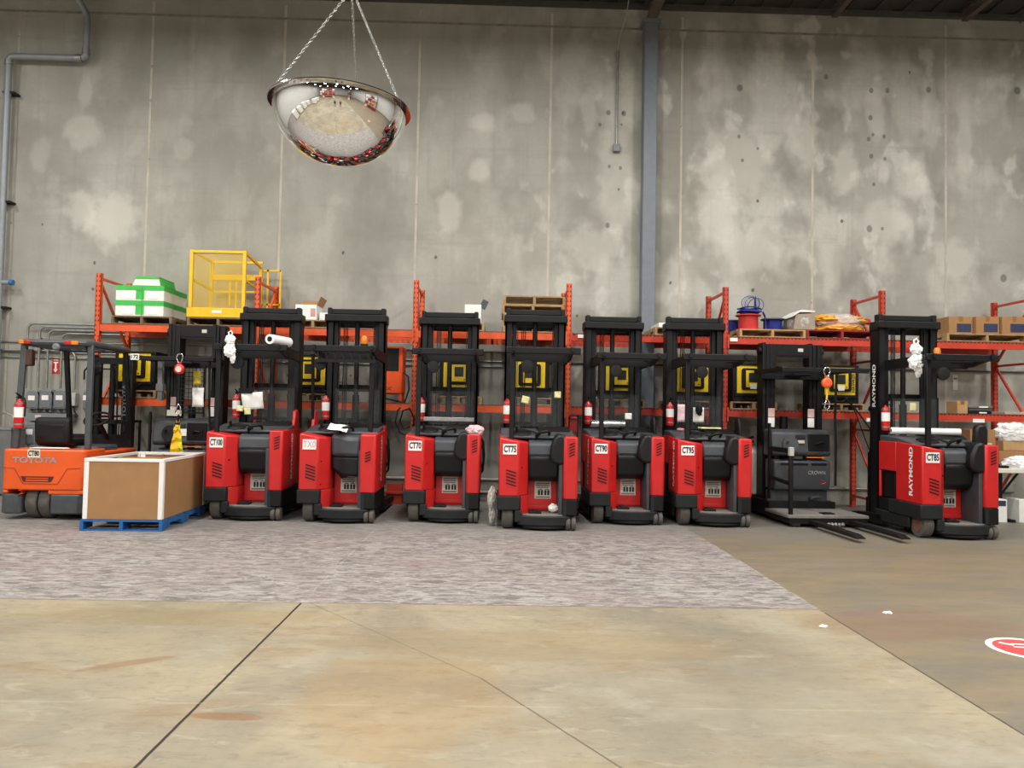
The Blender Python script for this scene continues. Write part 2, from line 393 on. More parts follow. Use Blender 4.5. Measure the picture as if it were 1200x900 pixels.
    # joints
    def line(ax, ay, bx, by, wd, colr, a, broken=0):
        nonlocal col
        L = math.hypot(bx-ax, by-ay); ux, uy = (bx-ax)/L, (by-ay)/L
        dx = t.math('SUBTRACT', X, ax); dy = t.math('SUBTRACT', Y, ay)
        al = t.math('ADD', t.math('MULTIPLY', dx, ux), t.math('MULTIPLY', dy, uy))
        pe = t.math('ABSOLUTE', t.math('ADD', t.math('SUBTRACT', t.math('MULTIPLY', dy, ux), t.math('MULTIPLY', dx, uy)), t.math('MULTIPLY', wobble, .25)))
        k = t.math('MULTIPLY', t.math('LESS_THAN', pe, wd), t.math('MULTIPLY', t.math('GREATER_THAN', al, 0), t.math('LESS_THAN', al, L)))
        if broken: k = t.math('MULTIPLY', k, t.ramp(t.noise(P, broken, 3, .6), .42, .58))
        col = t.mix(t.math('MULTIPLY', k, a), col, colr)
    line(-1.457, -8, -1.457, 5.99, .0085, lf('#26221c'), .95)
    line(-1.457, 6.0, -1.457, 9.5, .007, lf('#d2cdc4'), .4, 3)
    line(2.56, -8, 2.56, 5.97, .006, lf('#3c3830'), .9)
    line(2.56, 5.9, 2.56, 9.0, .010, lf('#c3bcae'), .45, 4)
    line(-6, 5.993, 2.56, 5.993, .006, lf('#57524a'), .7)
    line(2.56, 5.95, 9, 5.95, .006, lf('#6b6152'), .5, 2)
    line(-1.40, 6.0, -.05, 4.37, .004, lf('#6b6252'), .7)
    line(-.05, 4.37, .62, 3.2, .005, lf('#5c5446'), .8)
    line(-1.457, -8, -1.457, -30, .009, lf('#26221c'), .9)
    line(-9, 3.98, 3, 3.95, .010, lf('#c3b99f'), .35, 2)
    rough = t.math('ADD', .36, t.math('MULTIPLY', mid, .28))
    return t.out(col, rough, fine, .10, .003, **{'Specular IOR Level': .35})

m = M(); m.box(-13.5, 14.5, -26, WALL_Y+.2, -.2, 0); struct(m.build('floor', floor_material(), smooth=False))
wallm = wall_material()
m = M(); m.box(-13.5, 14.5, WALL_Y, WALL_Y+.2, 0, 8.75); struct(m.build('wall_back', wallm, smooth=False))
plainw = mat('painted_wall', '#c9c8c4', .8, var=.04, scale=1.2)
m = M(); m.box(-13.7, -13.5, -26, WALL_Y, 0, 8.75); struct(m.build('wall_left', plainw, smooth=False))
m = M(); m.box(14.5, 14.7, -26, WALL_Y, 0, 8.75); struct(m.build('wall_right', plainw, smooth=False))
m = M(); m.box(-13.5, 14.5, -26.2, -26, 0, 8.75); struct(m.build('wall_front', plainw, smooth=False))
roofm = mat('roof_deck', '#35342f', .8, var=.1, scale=1)
m = M()
for i in range(56): m.box(-13.5+i*.5, -13.5+i*.5+.3, -26, WALL_Y, 8.63, 8.66)
m.box(-13.5, 14.5, -26, WALL_Y, 8.66, 8.75); struct(m.build('ceiling', roofm, smooth=False))
seal = mat('joint_sealant', '#b9b3a4', .8, var=.12, scale=3, wear=('#77715f', 5, .62))
for i, px in enumerate((24, 180, 335, 493, 647, 800, 953, 1108)):
    x = gx(px, WALL_Y, 20); m = M(); m.box(x-.020, x+.020, WALL_Y-.004, WALL_Y, .0, 8.45)
    struct(m.build('trim_%d' % (i+1), seal, smooth=False))
ledm = mat('ledger_steel', '#4c4a45', .6)
m = M(); m.box(-13.5, 14.5, WALL_Y-.10, WALL_Y, 8.56, 8.63)
struct(m.build('trim_9', ledm, smooth=False))
band = mat('grout_band', '#8c887e', .85, var=.14)
m = M(); m.box(-13.5, 14.5, WALL_Y-.006, WALL_Y, 8.20, 8.24); struct(m.build('trim_10', band, smooth=False))

# steel column with its girder
c = thing('steel_column', 'grey painted steel column standing against the concrete wall', 'column', (2.56, WALL_Y-.16, 0))
m = M(); m.box(-.115, .115, -.115, .115, .02, 8.2); m.build('shaft', steelc, c, .012)
m = M(); m.box(-.2, .2, -.155, .155, 0, .02); m.build('base_plate', steelc, c)
m = M(); m.box(-.16, .16, -.155, .155, 8.2, 8.26); m.build('cap_plate', steelc, c)
g = thing('roof_girder', 'dark steel roof girder running out from the column top', 'girder', (2.56, 0, 0))
gm = mat('girder_paint', '#5a4c46', .7)
m = M(); m.box(-.09, .09, -26, 13.1, 8.262, 8.30); m.build('bottom_chord', gm, g)
m = M(); m.box(-.09, .09, -26, 13.1, 8.57, 8.63); m.build('top_chord', gm, g)
m = M()
for i in range(52): m.bar((0, 13-i*.75, 8.30 if i % 2 else 8.57), (0, 13-(i+1)*.75, 8.57 if i % 2 else 8.30), .05, .05)
m.build('web', gm, g)
def joist(px, n, lab):
    x = gx(px, 12.0, 5); g = thing('roof_joist', lab, 'joist', (x, 0, 0), 0, 'open web roof joists')
    m = M(); m.box(-.05, .05, -26, 13.0, 8.45, 8.49); m.build('bottom_chord', gm, g)
    m = M(); m.box(-.05, .05, -26, 13.0, 8.58, 8.63); m.build('top_chord', gm, g)
    m = M()
    for i in range(78): m.bar((0, 13-i*.5, 8.49 if i % 2 else 8.58), (0, 13-(i+1)*.5, 8.58 if i % 2 else 8.49), .025, .025)
    m.build('web', gm, g)
joist(1010, 0, 'open web roof joist next to the column girder on its right')
joist(1175, 1, 'open web roof joist above the far right end of the wall')

# high bay lamps
for i, (x, y) in enumerate(LIGHT_SPOTS):
    t_ = thing('high_bay_lamp', 'white linear lamp hung from the ceiling', 'ceiling lamp', (x, y, LIGHT_Z), 0, 'ceiling lamps')
    m = M(); m.prism([(-.3, 0), (.3, 0), (.22, .09), (-.22, .09)], 'y', -.6, .6); m.build('housing', mat('lamp_white', '#d5d5d2', .5), t_)
    m = M(); m.box(-.27, .27, -.57, .57, -.012, -.001); m.build('diffuser', lamp_m, t_)
    m = M()
    for q in (-.5, .5): m.cyl((0, q, .09), (0, q, 8.63-LIGHT_Z), .006, 6)
    m.build('hanger', galv, t_)
    L = bpy.data.lights.new('lamp_light', 'AREA'); L.shape = 'RECTANGLE'; L.size = .54; L.size_y = 1.14; L.energy = LIGHT_W; L.color = LIGHT_COL[:3]
    lo = bpy.data.objects.new('lamp_light', L); C.objects.link(lo); lo.parent = t_; lo.location = (0, 0, -.03)

# ------------------------------------------------------------------ reach truck
def vents(n, x, z, wd, step, tilt, y=-.004, th=.012):
    m = M()
    for i in range(n):
        zz = z - i*step
        m.bar((x, y, zz+tilt/2), (x+wd, y, zz-tilt/2), .006, th)
    return m
def extinguisher(label, loc, rz=0, s=1.0):
    t_ = thing('fire_extinguisher', label, 'fire extinguisher', loc, rz, 'fire extinguishers on the trucks'); t_.scale = (s, s, s)
    m = M(); m.lathe([(.02, 0), (.05, .004), (.055, .03), (.055, .27), (.045, .31), (.02, .335), (.018, .35)], 18); m.build('cylinder', extr, t_)
    m = M(); m.lathe([(.0562, .13), (.0562, .25)], 18, cap=False); m.build('paper_band', white, t_)
    m = M(); m.box(-.016, .016, -.016, .016, .35, .385); m.bar((0, .01, .385), (0, -.075, .415), .02, .008); m.bar((0, .01, .37), (0, -.07, .365), .018, .007); m.build('valve', blk_dk, t_)
    m = M(); m.tube([(.02, 0, .365), (.06, -.01, .36), (.075, -.01, .3), (.07, -.01, .14)], .009, 8); m.build('hose', blk_dk, t_)
    m = M(); m.lathe([(.0575, .04), (.0575, .06)], 18, cap=False); m.lathe([(.0575, .285), (.0575, .30)], 18, cap=False); m.box(-.02, .02, .05, .07, .03, .31); m.build('bracket', galv, t_)
    return t_

def warning_decal(parent, x, y, z, wd, h):
    m = M(); m.box(x, x+wd, y-.004, y, z, z+h); t_ = m.build('warning_plate', decal, parent)
    m = M()
    for i in range(4): m.box(x+.1*wd, x+wd*(.9-.06*(i % 2)), y-.006, y-.004, z+h*(.88-.085*i), z+h*(.915-.085*i))
    for i in range(2): m.box(x+.06*wd, x+wd*.94, y-.006, y-.004, z+h*(.10-.05*i), z+h*(.13-.05*i))
    for q in (.27, .45, .66, .84):
        m.box(x+wd*(q-.065), x+wd*(q+.065), y-.006, y-.004, z+h*.2, z+h*.5)
    for q in (.36, .75): m.box(x+wd*(q-.11), x+wd*(q+.11), y-.006, y-.004, z+h*.53, z+h*.57)
    m.build('printing', ink, t_)

def reach_truck(label, plate, X, Y, rz, style='pad', shields=(), beacon=False, side_text='l', plate_ink=None, shield_clear=True, leg=1.62):
    T = thing('reach_truck', label, 'reach truck', (X, Y, 0), rz, 'red reach trucks parked in a row')
    # lower black body
    m = M(); m.prism([(-.51, 0), (-.22, 0), (-.19, .12), (-.19, .75), (-.51, .75)], 'z', .25, .43); m.box(-.285, -.19, .005, .25, .10, .25)
    m.box(-.49, -.45, .3, 1.1, .1, .25); m.build('drive_skirt', skirt, T, .014)
    m = M(); m.prism([(.325, 0), (.505, 0), (.505, .9), (.325, .9)], 'z', .19, .40); m.build('caster_skirt', blk_dk, T, .014)
    m = M()
    for i in range(6): m.box(.46, .5055, .02+i*.0, .021, .22+i*.028, .235+i*.028)
    m.box(.325, .37, -.006, .0, .19, .40); m.build('step_edge', skirt, T)
    pts = [(-.25, .06)] + [(-.22+.64*i/10, .05-.12*math.sin(math.pi*(.1+.8*i/10))) for i in range(11)] + [(.45, .06), (.45, .45), (-.25, .45)]
    m = M(); m.prism(pts, 'z', .065, .185); m.prism([(.07*0+u*.8+.02, v+.012) for u, v in pts], 'z', .025, .065); m.build('bumper', skirt, T, .012)
    m = M(); m.prism([(u*.9+.02, v+.03) for u, v in pts], 'z', .185, .198); m.build('floor_mat', mat_grey, T)
    m = M(); m.box(-.10, .06, .10, .24, .198, .225); m.box(-.06, .02, .12, .30, .225, .235); m.build('pedal', blk_dk, T, .006)
    m = M(); m.box(-.47, .47, .46, 1.2, .07, .25); m.box(-.45, .47, .76, 1.1, .25, .42); m.build('chassis', blk, T, .01)
    # wheels
    m = M(); m.lathe([(.10, -.07), (.155, -.065), (.165, -.05), (.165, .05), (.155, .065), (.10, .07)], 28, ax='x'); d = m.build('drive_wheel', tyre, T, loc=(-.37, .20, .165))
    m = M(); m.lathe([(.02, -.076), (.095, -.074), (.10, -.06), (.10, .06), (.095, .074), (.02, .076)], 20, ax='x'); m.build('hub', hub_c, d)
    for q in (.395, .465):
        m = M(); m.lathe([(.04, -.03), (.082, -.028), (.09, -.018), (.09, .018), (.082, .028), (.04, .03)], 20, ax='x'); m.build('caster_wheel', tyre, T, loc=(q, .07, .09))
    # red bodywork
    cab = [(-.49, .0), (-.245, .0), (-.115, .15), (-.115, .60), (-.49, .60)]
    m = M(); m.prism(cab, 'z', .425, lambda u, v: 1.165 - .07*(u+.49)/.375 + .06*v); m.build('drive_cabinet', red, T, .018)
    m = M(); m.box(-.49, -.45, .60, 1.02, .80, 1.19); m.box(-.49, -.46, .98, 1.02, .43, .80); m.build('side_panel', red, T, .01)
    m = M(); m.prism([(-.21, .055), (-.105, .165), (-.105, .42), (-.21, .42)], 'z', .19, .43); m.build('inner_skirt', red, T, .01)
    if style != 'round':
        pil = [(.325, .012), (.345, -.005), (.49, -.005), (.51, .012), (.51, .60), (.325, .60)]
        m = M(); m.prism(pil, 'z', .40, lambda u, v: 1.185 + .03*v); m.build('side_pillar', red, T, .016)
    else:
        m = M(); m.prism([(.30, .012), (.335, -.005), (.49, -.005), (.51, .012), (.51, .75), (.30, .75)], 'z', .40, lambda u, v: 1.155 + .20*min(1, v/.3) - max(0, v-.45)*.5); m.build('side_pillar', red, T, .03)
    m = M(); m.box(.46, .51, .60, 1.02, .42, 1.19) if style != 'round' else m.box(.46, .51, .75, 1.02, .42, 1.25); m.build('side_cover', red_dk, T, .01)
    v_ = vents(5, -.40, .74, .125, .041, .038, th=.014); v_.build('vent_slots', blk_dk, T)
    v_ = vents(5, .395, 1.10, .07, .036, -.028, th=.013) if style != 'round' else vents(4, .37, .93, .07, .036, -.028, y=-.008, th=.013)
    v_.move((0, -.004, 0)); v_.build('vent_slots', blk_dk, T)
    m = M()
    for q, z in ((-.21, .80), (-.21, .50)) if style == 'round' else ((-.20, .79),): m.cyl((q, .035, z), (q, .055, z), .010, 8)
    m.build('screw_cap', blk_dk, T)
    m = M(); m.box(.275, .325, .04, .60, .19, .95); m.build('inner_panel', gry_dk, T, .01)
    m = M(); m.prism([(-.105, .40), (.275, .40), (.275, .46), (-.105, .46)], 'z', .20, .70); m.box(-.105, .275, .385, .40, .22, .27); m.build('centre_panel', red, T, .008)
    warning_decal(T, -.015, .398, .36, .215, .225)
    # console
    if style != 'round':
        pr = [(.16, .90), (.12, .96), (.13, 1.08), (.20, 1.13), (.50, 1.16), (.50, .90)]
        m = M(); m.prism(pr, 'x', -.115, .325); m.build('console', gry_dk, T, .02)
        pr = [(.13, .94), (.11, .90), (.17, .66), (.24, .61), (.40, .585), (.46, .62), (.46, .94)]
        m = M(); m.prism(pr, 'x', -.11, .275); m.build('knee_pad', pad, T, .03)
        if style == 'pad': m = M(); m.prism([(.15, .92), (.165, 1.06), (.215, 1.19), (.28, 1.225), (.36, 1.20), (.36, .86), (.30, .82), (.19, .85)], 'y', .012, .50); m.build('side_rest', pad, T, .045)
    else:
        m = M(); m.prism([(-.115, .16), (.02, .13), (.12, .06), (.30, .06), (.30, .5), (-.115, .5)], 'z', .86, lambda u, v: 1.10 + .10*min(1, v/.3)); m.build('console', gry_dk, T, .05)
        m = M(); m.prism([(-.11, .18), (.04, .15), (.13, .09), (.29, .09), (.29, .46), (-.11, .46)], 'z', lambda u, v: .60 + .10*max(0, -u)/.11, .87); m.build('knee_pad', pad, T, .04)
    m = M(); m.prism([(.22, 1.15), (.22, 1.185), (.60, 1.25), (1.02, 1.27), (1.02, 1.10), (.60, 1.12)], 'x', -.475, .495); m.build('deck', gry_dk, T, .015)
    m = M(); m.prism([(.50, 1.235), (.98, 1.27), (.98, 1.30), (.62, 1.285)], 'x', .02, .46); m.build('deck_pad', blk_dk, T, .02)
    # steering tiller and control handle
    h = M(); h.lathe([(.0, 0), (.105, .0), (.125, .012), (.105, .028), (.04, .04), (0, .04)], 24); h.xf(Matrix.Translation((-.20, .34, 1.215)) @ Matrix.Rotation(R(18), 4, 'X')); h.cyl((-.27, .29, 1.22), (-.27, .27, 1.30), .018, 10)
    h.build('steering_tiller', blk_dk, T)
    h = M(); h.tube([(-.02, .26, 1.14), (.0, .20, 1.21), (.05, .17, 1.24), (.13, .18, 1.25)], .022, 10); h.tube([(.13, .18, 1.25), (.16, .24, 1.23), (.15, .30, 1.19)], .016, 8)
    h.tube([(-.30, .45, 1.23), (-.2, .42, 1.26), (-.05, .36, 1.24), (.03, .26, 1.20)], .012, 8)
    h.build('control_handle', blk_dk, T)
    # overhead guard
    px_ = -.43 if style == 'pad2' else -.37
    m = M(); m.box(px_, px_+.062, .10, .15, 1.12, 2.25)
    if style == 'round':
        m = M(); m.bar((-.49, .72, 1.25), (-.44, .40, 2.24), .04, .04); m.build('guard_post', blk, T, .006); m = M(); m.box(.36, .425, .22, .27, 1.20, 2.26)
    m.build('guard_post', blk, T, .008)
    gx0, gx1 = (-.43, .525) if style != 'round' else (-.47, .47)
    m = M(); m.box(gx0, gx1, 0, .05, 2.24, 2.325); m.build('guard_front_bar', blk, T, .01)
    m = M(); prof = [(-.02, 2.27), (.05, 2.25), (.35, 2.19), (1.12, 2.17), (1.12, 2.31), (-.02, 2.325)]
    m.prism(prof, 'x', -.35, -.315); m.prism(prof, 'x', .40, .435); m.box(-.35, .435, .50, .54, 2.17, 2.24); m.build('guard_side_plate', blk, T)
    for y in (.28, .80): m = M(); m.box(-.32, .41, y, y+.025, 2.24, 2.285); m.build('guard_bar', blk, T)
    if style == 'round':
        m = M(); m.box(-.33, .47, .025, .03, 2.13, 2.24)
        for i in range(6): pass
        m = M()
        for i in range(7): m.bar((-.30+i*.11, .03, 2.25), (-.27+i*.11, .03, 2.14), .02, .03)
        m.box(-.33, .47, .02, .045, 2.10, 2.145); m.build('guard_web_plate', blk, T)
    m = M(); m.lathe([(.03, .04), (.075, .03), (.085, -.01), (.08, -.035), (.05, -.045)], 18, ax='y'); m.cyl((0, 0, .03), (0, 0, .10), .015, 8); m.build('work_light', skirt, T, loc=(-.15 if style != 'round' else -.27, .12, 2.08))
    # mast
    for sx in (-1, 1):
        m = M(); m.box(sx*.43, sx*.405, 1.15, 1.36, .10, 2.86); m.box(sx*.43, sx*.335, 1.15, 1.175, .10, 2.86); m.box(sx*.43, sx*.335, 1.335, 1.36, .10, 2.86); m.build('outer_mast_rail', blk, T)
        m = M(); m.box(sx*.33, sx*.265, 1.19, 1.32, .12, 2.80); m.build('inner_mast_rail', blk_dk, T, .008)
        m = M(); m.box(sx*.255, sx*.245, 1.21, 1.24, .5, 2.78); m.build('lift_chain', skirt, T)
    m = M(); m.box(-.45, .45, 1.09, 1.15, 2.765, 2.87); m.box(-.43, .43, 1.36, 1.40, 2.70, 2.86); m.prism([(-.45, 1.15), (-.40, 1.15), (-.40, 1.36), (-.45, 1.36)], 'z', 2.74, 2.87); m.prism([(.40, 1.15), (.45, 1.15), (.45, 1.36), (.40, 1.36)], 'z', 2.74, 2.87); m.build('mast_crosshead', blk, T, .012)
    m = M(); m.box(-.40, .40, 1.16, 1.26, 2.875, 2.955); m.box(-.42, -.36, 1.14, 1.28, 2.86, 2.97); m.box(.36, .42, 1.14, 1.28, 2.86, 2.97); m.build('mast_top_beam', blk, T, .012)
    for q, q1 in ((.45, .60), (1.75, 1.85)): m = M(); m.box(-.40, .40, 1.36, 1.40, q, q1); m.build('mast_crossbar', blk_dk, T)
    m = M(); m.cyl((.0, 1.27, .3), (0, 1.27, 2.82), .035, 14); m.cyl((0, 1.27, .25), (0, 1.27, 1.7), .05, 14); m.build('lift_cylinder', blk_dk, T)
    m = M(); 
    for q in (-.19, -.165, -.14): m.tube([(q, 1.25, .9), (q, 1.24, 1.8), (q, 1.24, 2.76)], .008, 6)
    m.build('mast_hoses', blk_dk, T)
    m = M(); m.box(-.36, .36, 1.46, 1.50, .30, .42); m.box(-.36, .36, 1.46, 1.50, .62, .74)
    for q in (-.34, -.12, .12, .34): m.box(q-.02, q+.02, 1.46, 1.50, .42, 1.35)
    m.box(-.36, .36, 1.46, 1.50, 1.30, 1.35); m.bar((-.3, 1.38, .5), (-.3, 1.46, .7), .04, .06); m.bar((.3, 1.38, .5), (.3, 1.46, .7), .04, .06); m.build('carriage', blk, T)
    for q in (-.24, .24):
        m = M(); m.box(q-.05, q+.05, 1.50, 1.54, .10, .72); m.prism([(1.50, .07), (2.15, .07), (2.15, .085), (1.54, .115), (1.50, .115)], 'x', q-.05, q+.05); m.build('fork', blk, T)
    for sx in (-1, 1):
        m = M(); m.prism([(.95, .05), (leg, .05), (leg+.04, .09), (leg, .15), (.95, .19)], 'x', sx*.49, sx*.375); o = m.build('base_leg', blk, T, .01)
        m = M(); m.lathe([(.02, -.04), (.06, -.04), (.06, .04), (.02, .04)], 16, ax='x'); m.build('load_wheel', tyre, o, loc=(sx*.432, 1.5, .06))
    m = M(); m.box(-.44, .45, .70, 1.06, .43, 1.12); m.build('battery', blk_dk, T, .01)
    m = M(); m.tube([(.47, .99, 1.15), (.53, 1.0, 1.05), (.545, 1.02, .85), (.53, 1.05, .62), (.47, 1.08, .55)], .016, 8); m.tube([(.47, .93, 1.05), (.53, .95, .95), (.54, .95, .75), (.47, .97, .60)], .014, 8); m.build('battery_cable', blk_dk, T)
    if shield_clear:
        m = M(); m.box(-.27, .38, 1.075, 1.08, 1.29, 1.78); m.build('clear_shield', glass, T)
        for q in (-.29, .38): m = M(); m.box(q, q+.02, 1.07, 1.085, 1.25, 1.80); m.build('shield_bracket', blk_dk, T)
    for kind in shields:
        sx = -1 if 'left' in kind else 1
        if 'red' in kind: m = M(); m.prism([(.62, 1.15), (.90, 1.15), (.90, 1.38), (.82, 1.47), (.70, 1.44)], 'x', sx*.50, sx*.455); m.build('side_shield', red, T, .012)
        elif 'head' in kind: m = M(); m.prism([(.30, 1.17), (.47, 1.17), (.475, 1.36), (.45, 1.44), (.33, 1.44), (.305, 1.36)], 'y', .14, .24); m.build('headrest', pad, T, .03)
        else: m = M(); m.prism([(.40, 1.15), (.62, 1.15), (.66, 1.40), (.60, 1.47), (.50, 1.46), (.44, 1.36)], 'x', .455, .50); m.build('side_shield', blk_dk, T, .02)
    if beacon:
        m = M(); m.lathe([(.05, 0), (.05, .05)], 16); m.build('beacon_base', blk_dk, T, loc=beacon)
        m = M(); m.lathe([(.042, .05), (.045, .07), (.042, .14), (.03, .16), (.0, .165)], 16); m.build('beacon_lens', amber, T, loc=beacon)
    # number plate and lettering
    m = M(); m.box(-.445, -.27, -.006, -.001, .955, 1.085); p = m.build('number_plate', white, T)
    if plate: text('plate_number', plate, plate_ink or ink, p, (-.435, -.0065, .98), FX, FZ, .158, .088, .034 if plate_ink is None else .0)
    if 'l' in side_text: text('maker_lettering', 'RAYMOND', white, T, (-.4925, .20, .52), (0, 0, 1), (0, 1, 0), .62, .085, .03)
    if 'r' in side_text: text('maker_lettering', 'RAYMOND', white, T, (.5125, .50, .52), (0, 0, 1), (0, -1, 0), .62, .075, .03)
    if 'm' in side_text: text('mast_lettering', 'RAYMOND', white, T, (-.432, 1.21, 1.66), (0, 0, 1), (0, 1, 0), .60, .085, .03)
    return T
def loc_pt(T, p):                       # a point given in a truck's own frame
    return Matrix.Translation(T.location) @ Matrix.Rotation(T.rotation_euler.z, 4, 'Z') @ Vector(p)

A = reach_truck('red reach truck with number plate CT100 beside the cardboard box crate', 'CT100', -3.29, 10.20, 1, 'pad2', ('right_red',), side_text='r')
B = reach_truck('red reach truck with a faded number plate and white sheet on its console', 'TX0', -2.05, 10.10, 0, 'round', ('left_red',), beacon=(.27, .3, 2.32), side_text='r', plate_ink=inkg, leg=2.05)
D = reach_truck('red reach truck with number plate CT70 and pink bubble wrap on a corner', 'CT70', -.69, 10.25, 0, 'pad', side_text='')
E_ = reach_truck('red reach truck with number plate CT75 and white sack hanging beside it', 'CT75', .56, 9.75, 0, 'pad', side_text='')
G = reach_truck('red reach truck with number plate CT90 and a silver tube on its deck', 'CT90', 1.80, 10.35, 1.5, 'pad', ('right_black',), side_text='l')
H_ = reach_truck('red reach truck with number plate CT95 between CT90 and the dark order picker', 'CT95', 2.96, 10.28, -1, 'pad', ('right_black',), side_text='l')
J = reach_truck('red reach truck with number plate CT85 turned outward at the far right', 'CT85', 5.84, 9.52, 2, 'pad', ('head',), beacon=(.05, .55, 2.29), side_text='lm')
for T, nm in ((A, 'CT100'), (B, 'the faded plate'), (D, 'CT70'), (E_, 'CT75'), (G, 'CT90'), (H_, 'CT95'), (J, 'CT85')):
    dx = {'CT100': -.05}.get(nm, 0)
    extinguisher('red fire extinguisher with white band on the mast of the truck marked ' + nm if nm[0] == 'C' else 'red fire extinguisher on the truck with the faded plate', loc_pt(T, (-.385+dx, 1.03, 1.33)), math.degrees(T.rotation_euler.z))

# ------------------------------------------------------------------ order pickers
def order_picker(label, X, Y, rz, dp=.75, sx=1.0, top=2.62, power=True, gate=True, cage=False, name=None):
    T = thing('order_picker', label, 'order picker', (X, Y, 0), rz); T.scale = (sx, 1, 1)
    o = dp-.75
    m = M(); m.prism([(-.55, .0), (.58, .0), (.56, .78+o), (-.56, .78+o)], 'z', .125, .165); m.build('platform', mat_grey, T, .006)
    m = M(); m.box(-.53, .56, .012, .78+o, .05, .125); m.box(-.5, .5, .78+o, 1.5+o, .06, .26); m.build('platform_skirt', blk, T)
    m = M(); m.box(.0, .16, .12, .26, .165, .18); m.build('platform_pedal', blk_dk, T)
    if gate:
        for q in (-.20, .36):
            m = M(); m.prism([(-1.22, .05), (.10, .05), (.10, .10), (-1.1, .09), (-1.22, .06)], 'x', q-.055, q+.055); m.build('fork', blk, T)
        m = M()
        for i in range(5): m.blob((-.02+i*.05, -.05-.01*(i % 2), .05), (.03, .03, .03), i, .3, 3, 2)
        m.build('fork_latch', mat('worn_metal', '#77746e', .5, .6), T)
        for q in (-.42, .50):
            m = M(); m.lathe([(.02, -.05), (.075, -.05), (.08, .05), (.02, .05)], 18, ax='x'); m.build('wheel', tyre, T, loc=(q, .10, .08))
    m = M(); m.box(-.47, .43, .90+o, .96+o, .165, .42); m.cyl((.18, .86+o, .31), (.18, .90+o, .31), .035, 12); m.bar((.16, .85+o, .31), (.28, .84+o, .345), .04, .03); m.build('kick_panel', gry_dk if gate else blk, T)
    m = M(); m.prism([(.80+o, .43), (.77+o, .52), (.77+o, .84), (.82+o, .87), (1.12+o, .87), (1.12+o, .43)], 'x', -.42, .42); p = m.build('storage_bin', gry_dk, T, .02)
    m = M(); m.box(-.33, .08, .79+o, .96+o, .868, .874); m.box(.13, .36, .79+o, .96+o, .868, .874); m.box(-.33, .08, .766+o, .77+o, .79, .825); m.box(.13, .36, .766+o, .77+o, .79, .825); m.build('bin_recess', blk_dk, p)
    pr = [(.84+o, .92), (.80+o, .96), (.84+o, 1.26), (.92+o, 1.31), (1.12+o, 1.31), (1.12+o, .92)]
    m = M(); m.prism(pr, 'x', -.45, .45); c_ = m.build('control_console', gry_dk, T, .025)
    m = M(); m.lathe([(0, -.01), (.12, -.01), (.125, .01), (.10, .03), (0, .03)], 26, ax='y'); m.xf(Matrix.Translation((-.17, .795+o, 1.09)) @ Matrix.Rotation(R(-8), 4, 'X')); m.cyl((-.22, .77+o, 1.13), (-.22, .72+o, 1.13), .02, 10); m.build('steering_wheel', gry_dk if gate else blk_dk, T)
    m = M(); m.box(.10, .42, .80+o, .83+o, .99, 1.25); m.build('control_panel', blk_dk, c_, .01)
    m = M(); m.box(.24, .36, .785+o, .80+o, 1.06, 1.15); m.box(.17, .24, .79+o, .80+o, 1.03, 1.10); m.tube([(.20, .79+o, 1.1), (.26, .74+o, 1.13), (.33, .75+o, 1.12)], .016, 8); m.build('throttle_handle', blk_dk, c_)
    m = M(); m.box(-.08, .06, .803+o, .83+o, 1.18, 1.23); m.build('display', teal_w, c_)
    m = M(); m.box(-.06, .04, .798+o, .82+o, 1.11, 1.155); m.build('console_sticker', decal, c_)
    m = M(); m.box(.08, .34, .80+o, .83+o, .90, .915); m.build('caution_strip', amber, c_)
    # mast
    for a, b in ((-.43, -.235), (.30, .505)):
        for q0, q1 in ((a, a+.05), (a+.06, a+.11), (b-.08, b)):
            m = M(); m.box(q0, q1, 1.20+o, 1.40+o, .10, top-.02*(q0 > a+.05)); m.build('mast_rail', blk, T, .006)
        m = M(); m.box(a, b, 1.40+o, 1.42+o, .10, top-.05); m.build('mast_rail_web', blk_dk, T)
    m = M(); m.box(-.235, .30, 1.21+o, 1.30+o, top-.19, top-.02); m.box(-.235, .30, 1.22+o, 1.26+o, top-.22, top-.19); m.cyl((-.47, 1.3+o, top-.12), (-.42, 1.3+o, top-.12), .06, 16); m.cyl((.50, 1.3+o, top-.12), (.545, 1.3+o, top-.12), .06, 16); m.box(-.235, .30, 1.36+o, 1.40+o, .5, .62); m.build('mast_crosshead', blk, T)
    m = M(); m.box(.12, .20, 1.204+o, 1.209+o, top-.13, top-.08); m.build('crosshead_sticker', decal, T)
    m = M(); m.cyl((-.05, 1.32+o, .2), (-.05, 1.32+o, 1.5), .06, 14); m.build('lift_cylinder', blk_dk, T)
    # guard over the operator
    m = M(); m.box(-.60, .64, .12+o*.3, .20+o*.3, 2.12, 2.18); m.box(-.57, -.50, .15+o*.3, 1.2+o, 2.13, 2.19); m.box(.46, .52, .15+o*.3, 1.2+o, 2.13, 2.19)
    for y in (.45, .7, .95): m.box(-.52, .48, y+o*.6, y+.03+o*.6, 2.14, 2.18)
    m.box(-.50, .46, 1.12+o, 1.20+o, 2.06, 2.19); m.box(-.12, .14, .8+o, 1.15+o, 2.10, 2.13); m.build('overhead_guard', blk, T, .006)
    m = M(); m.tube([(.47, .70+o, 2.14), (.47, .74+o, 1.5), (.49, .75+o, 1.1), (.49, .76+o, .5)], .018, 10); m.build('guard_post', blk, T)
    m = M(); m.box(-.50, -.47, .78+o, .84+o, .3, 1.4); m.build('side_post', blk_dk, T, .008)
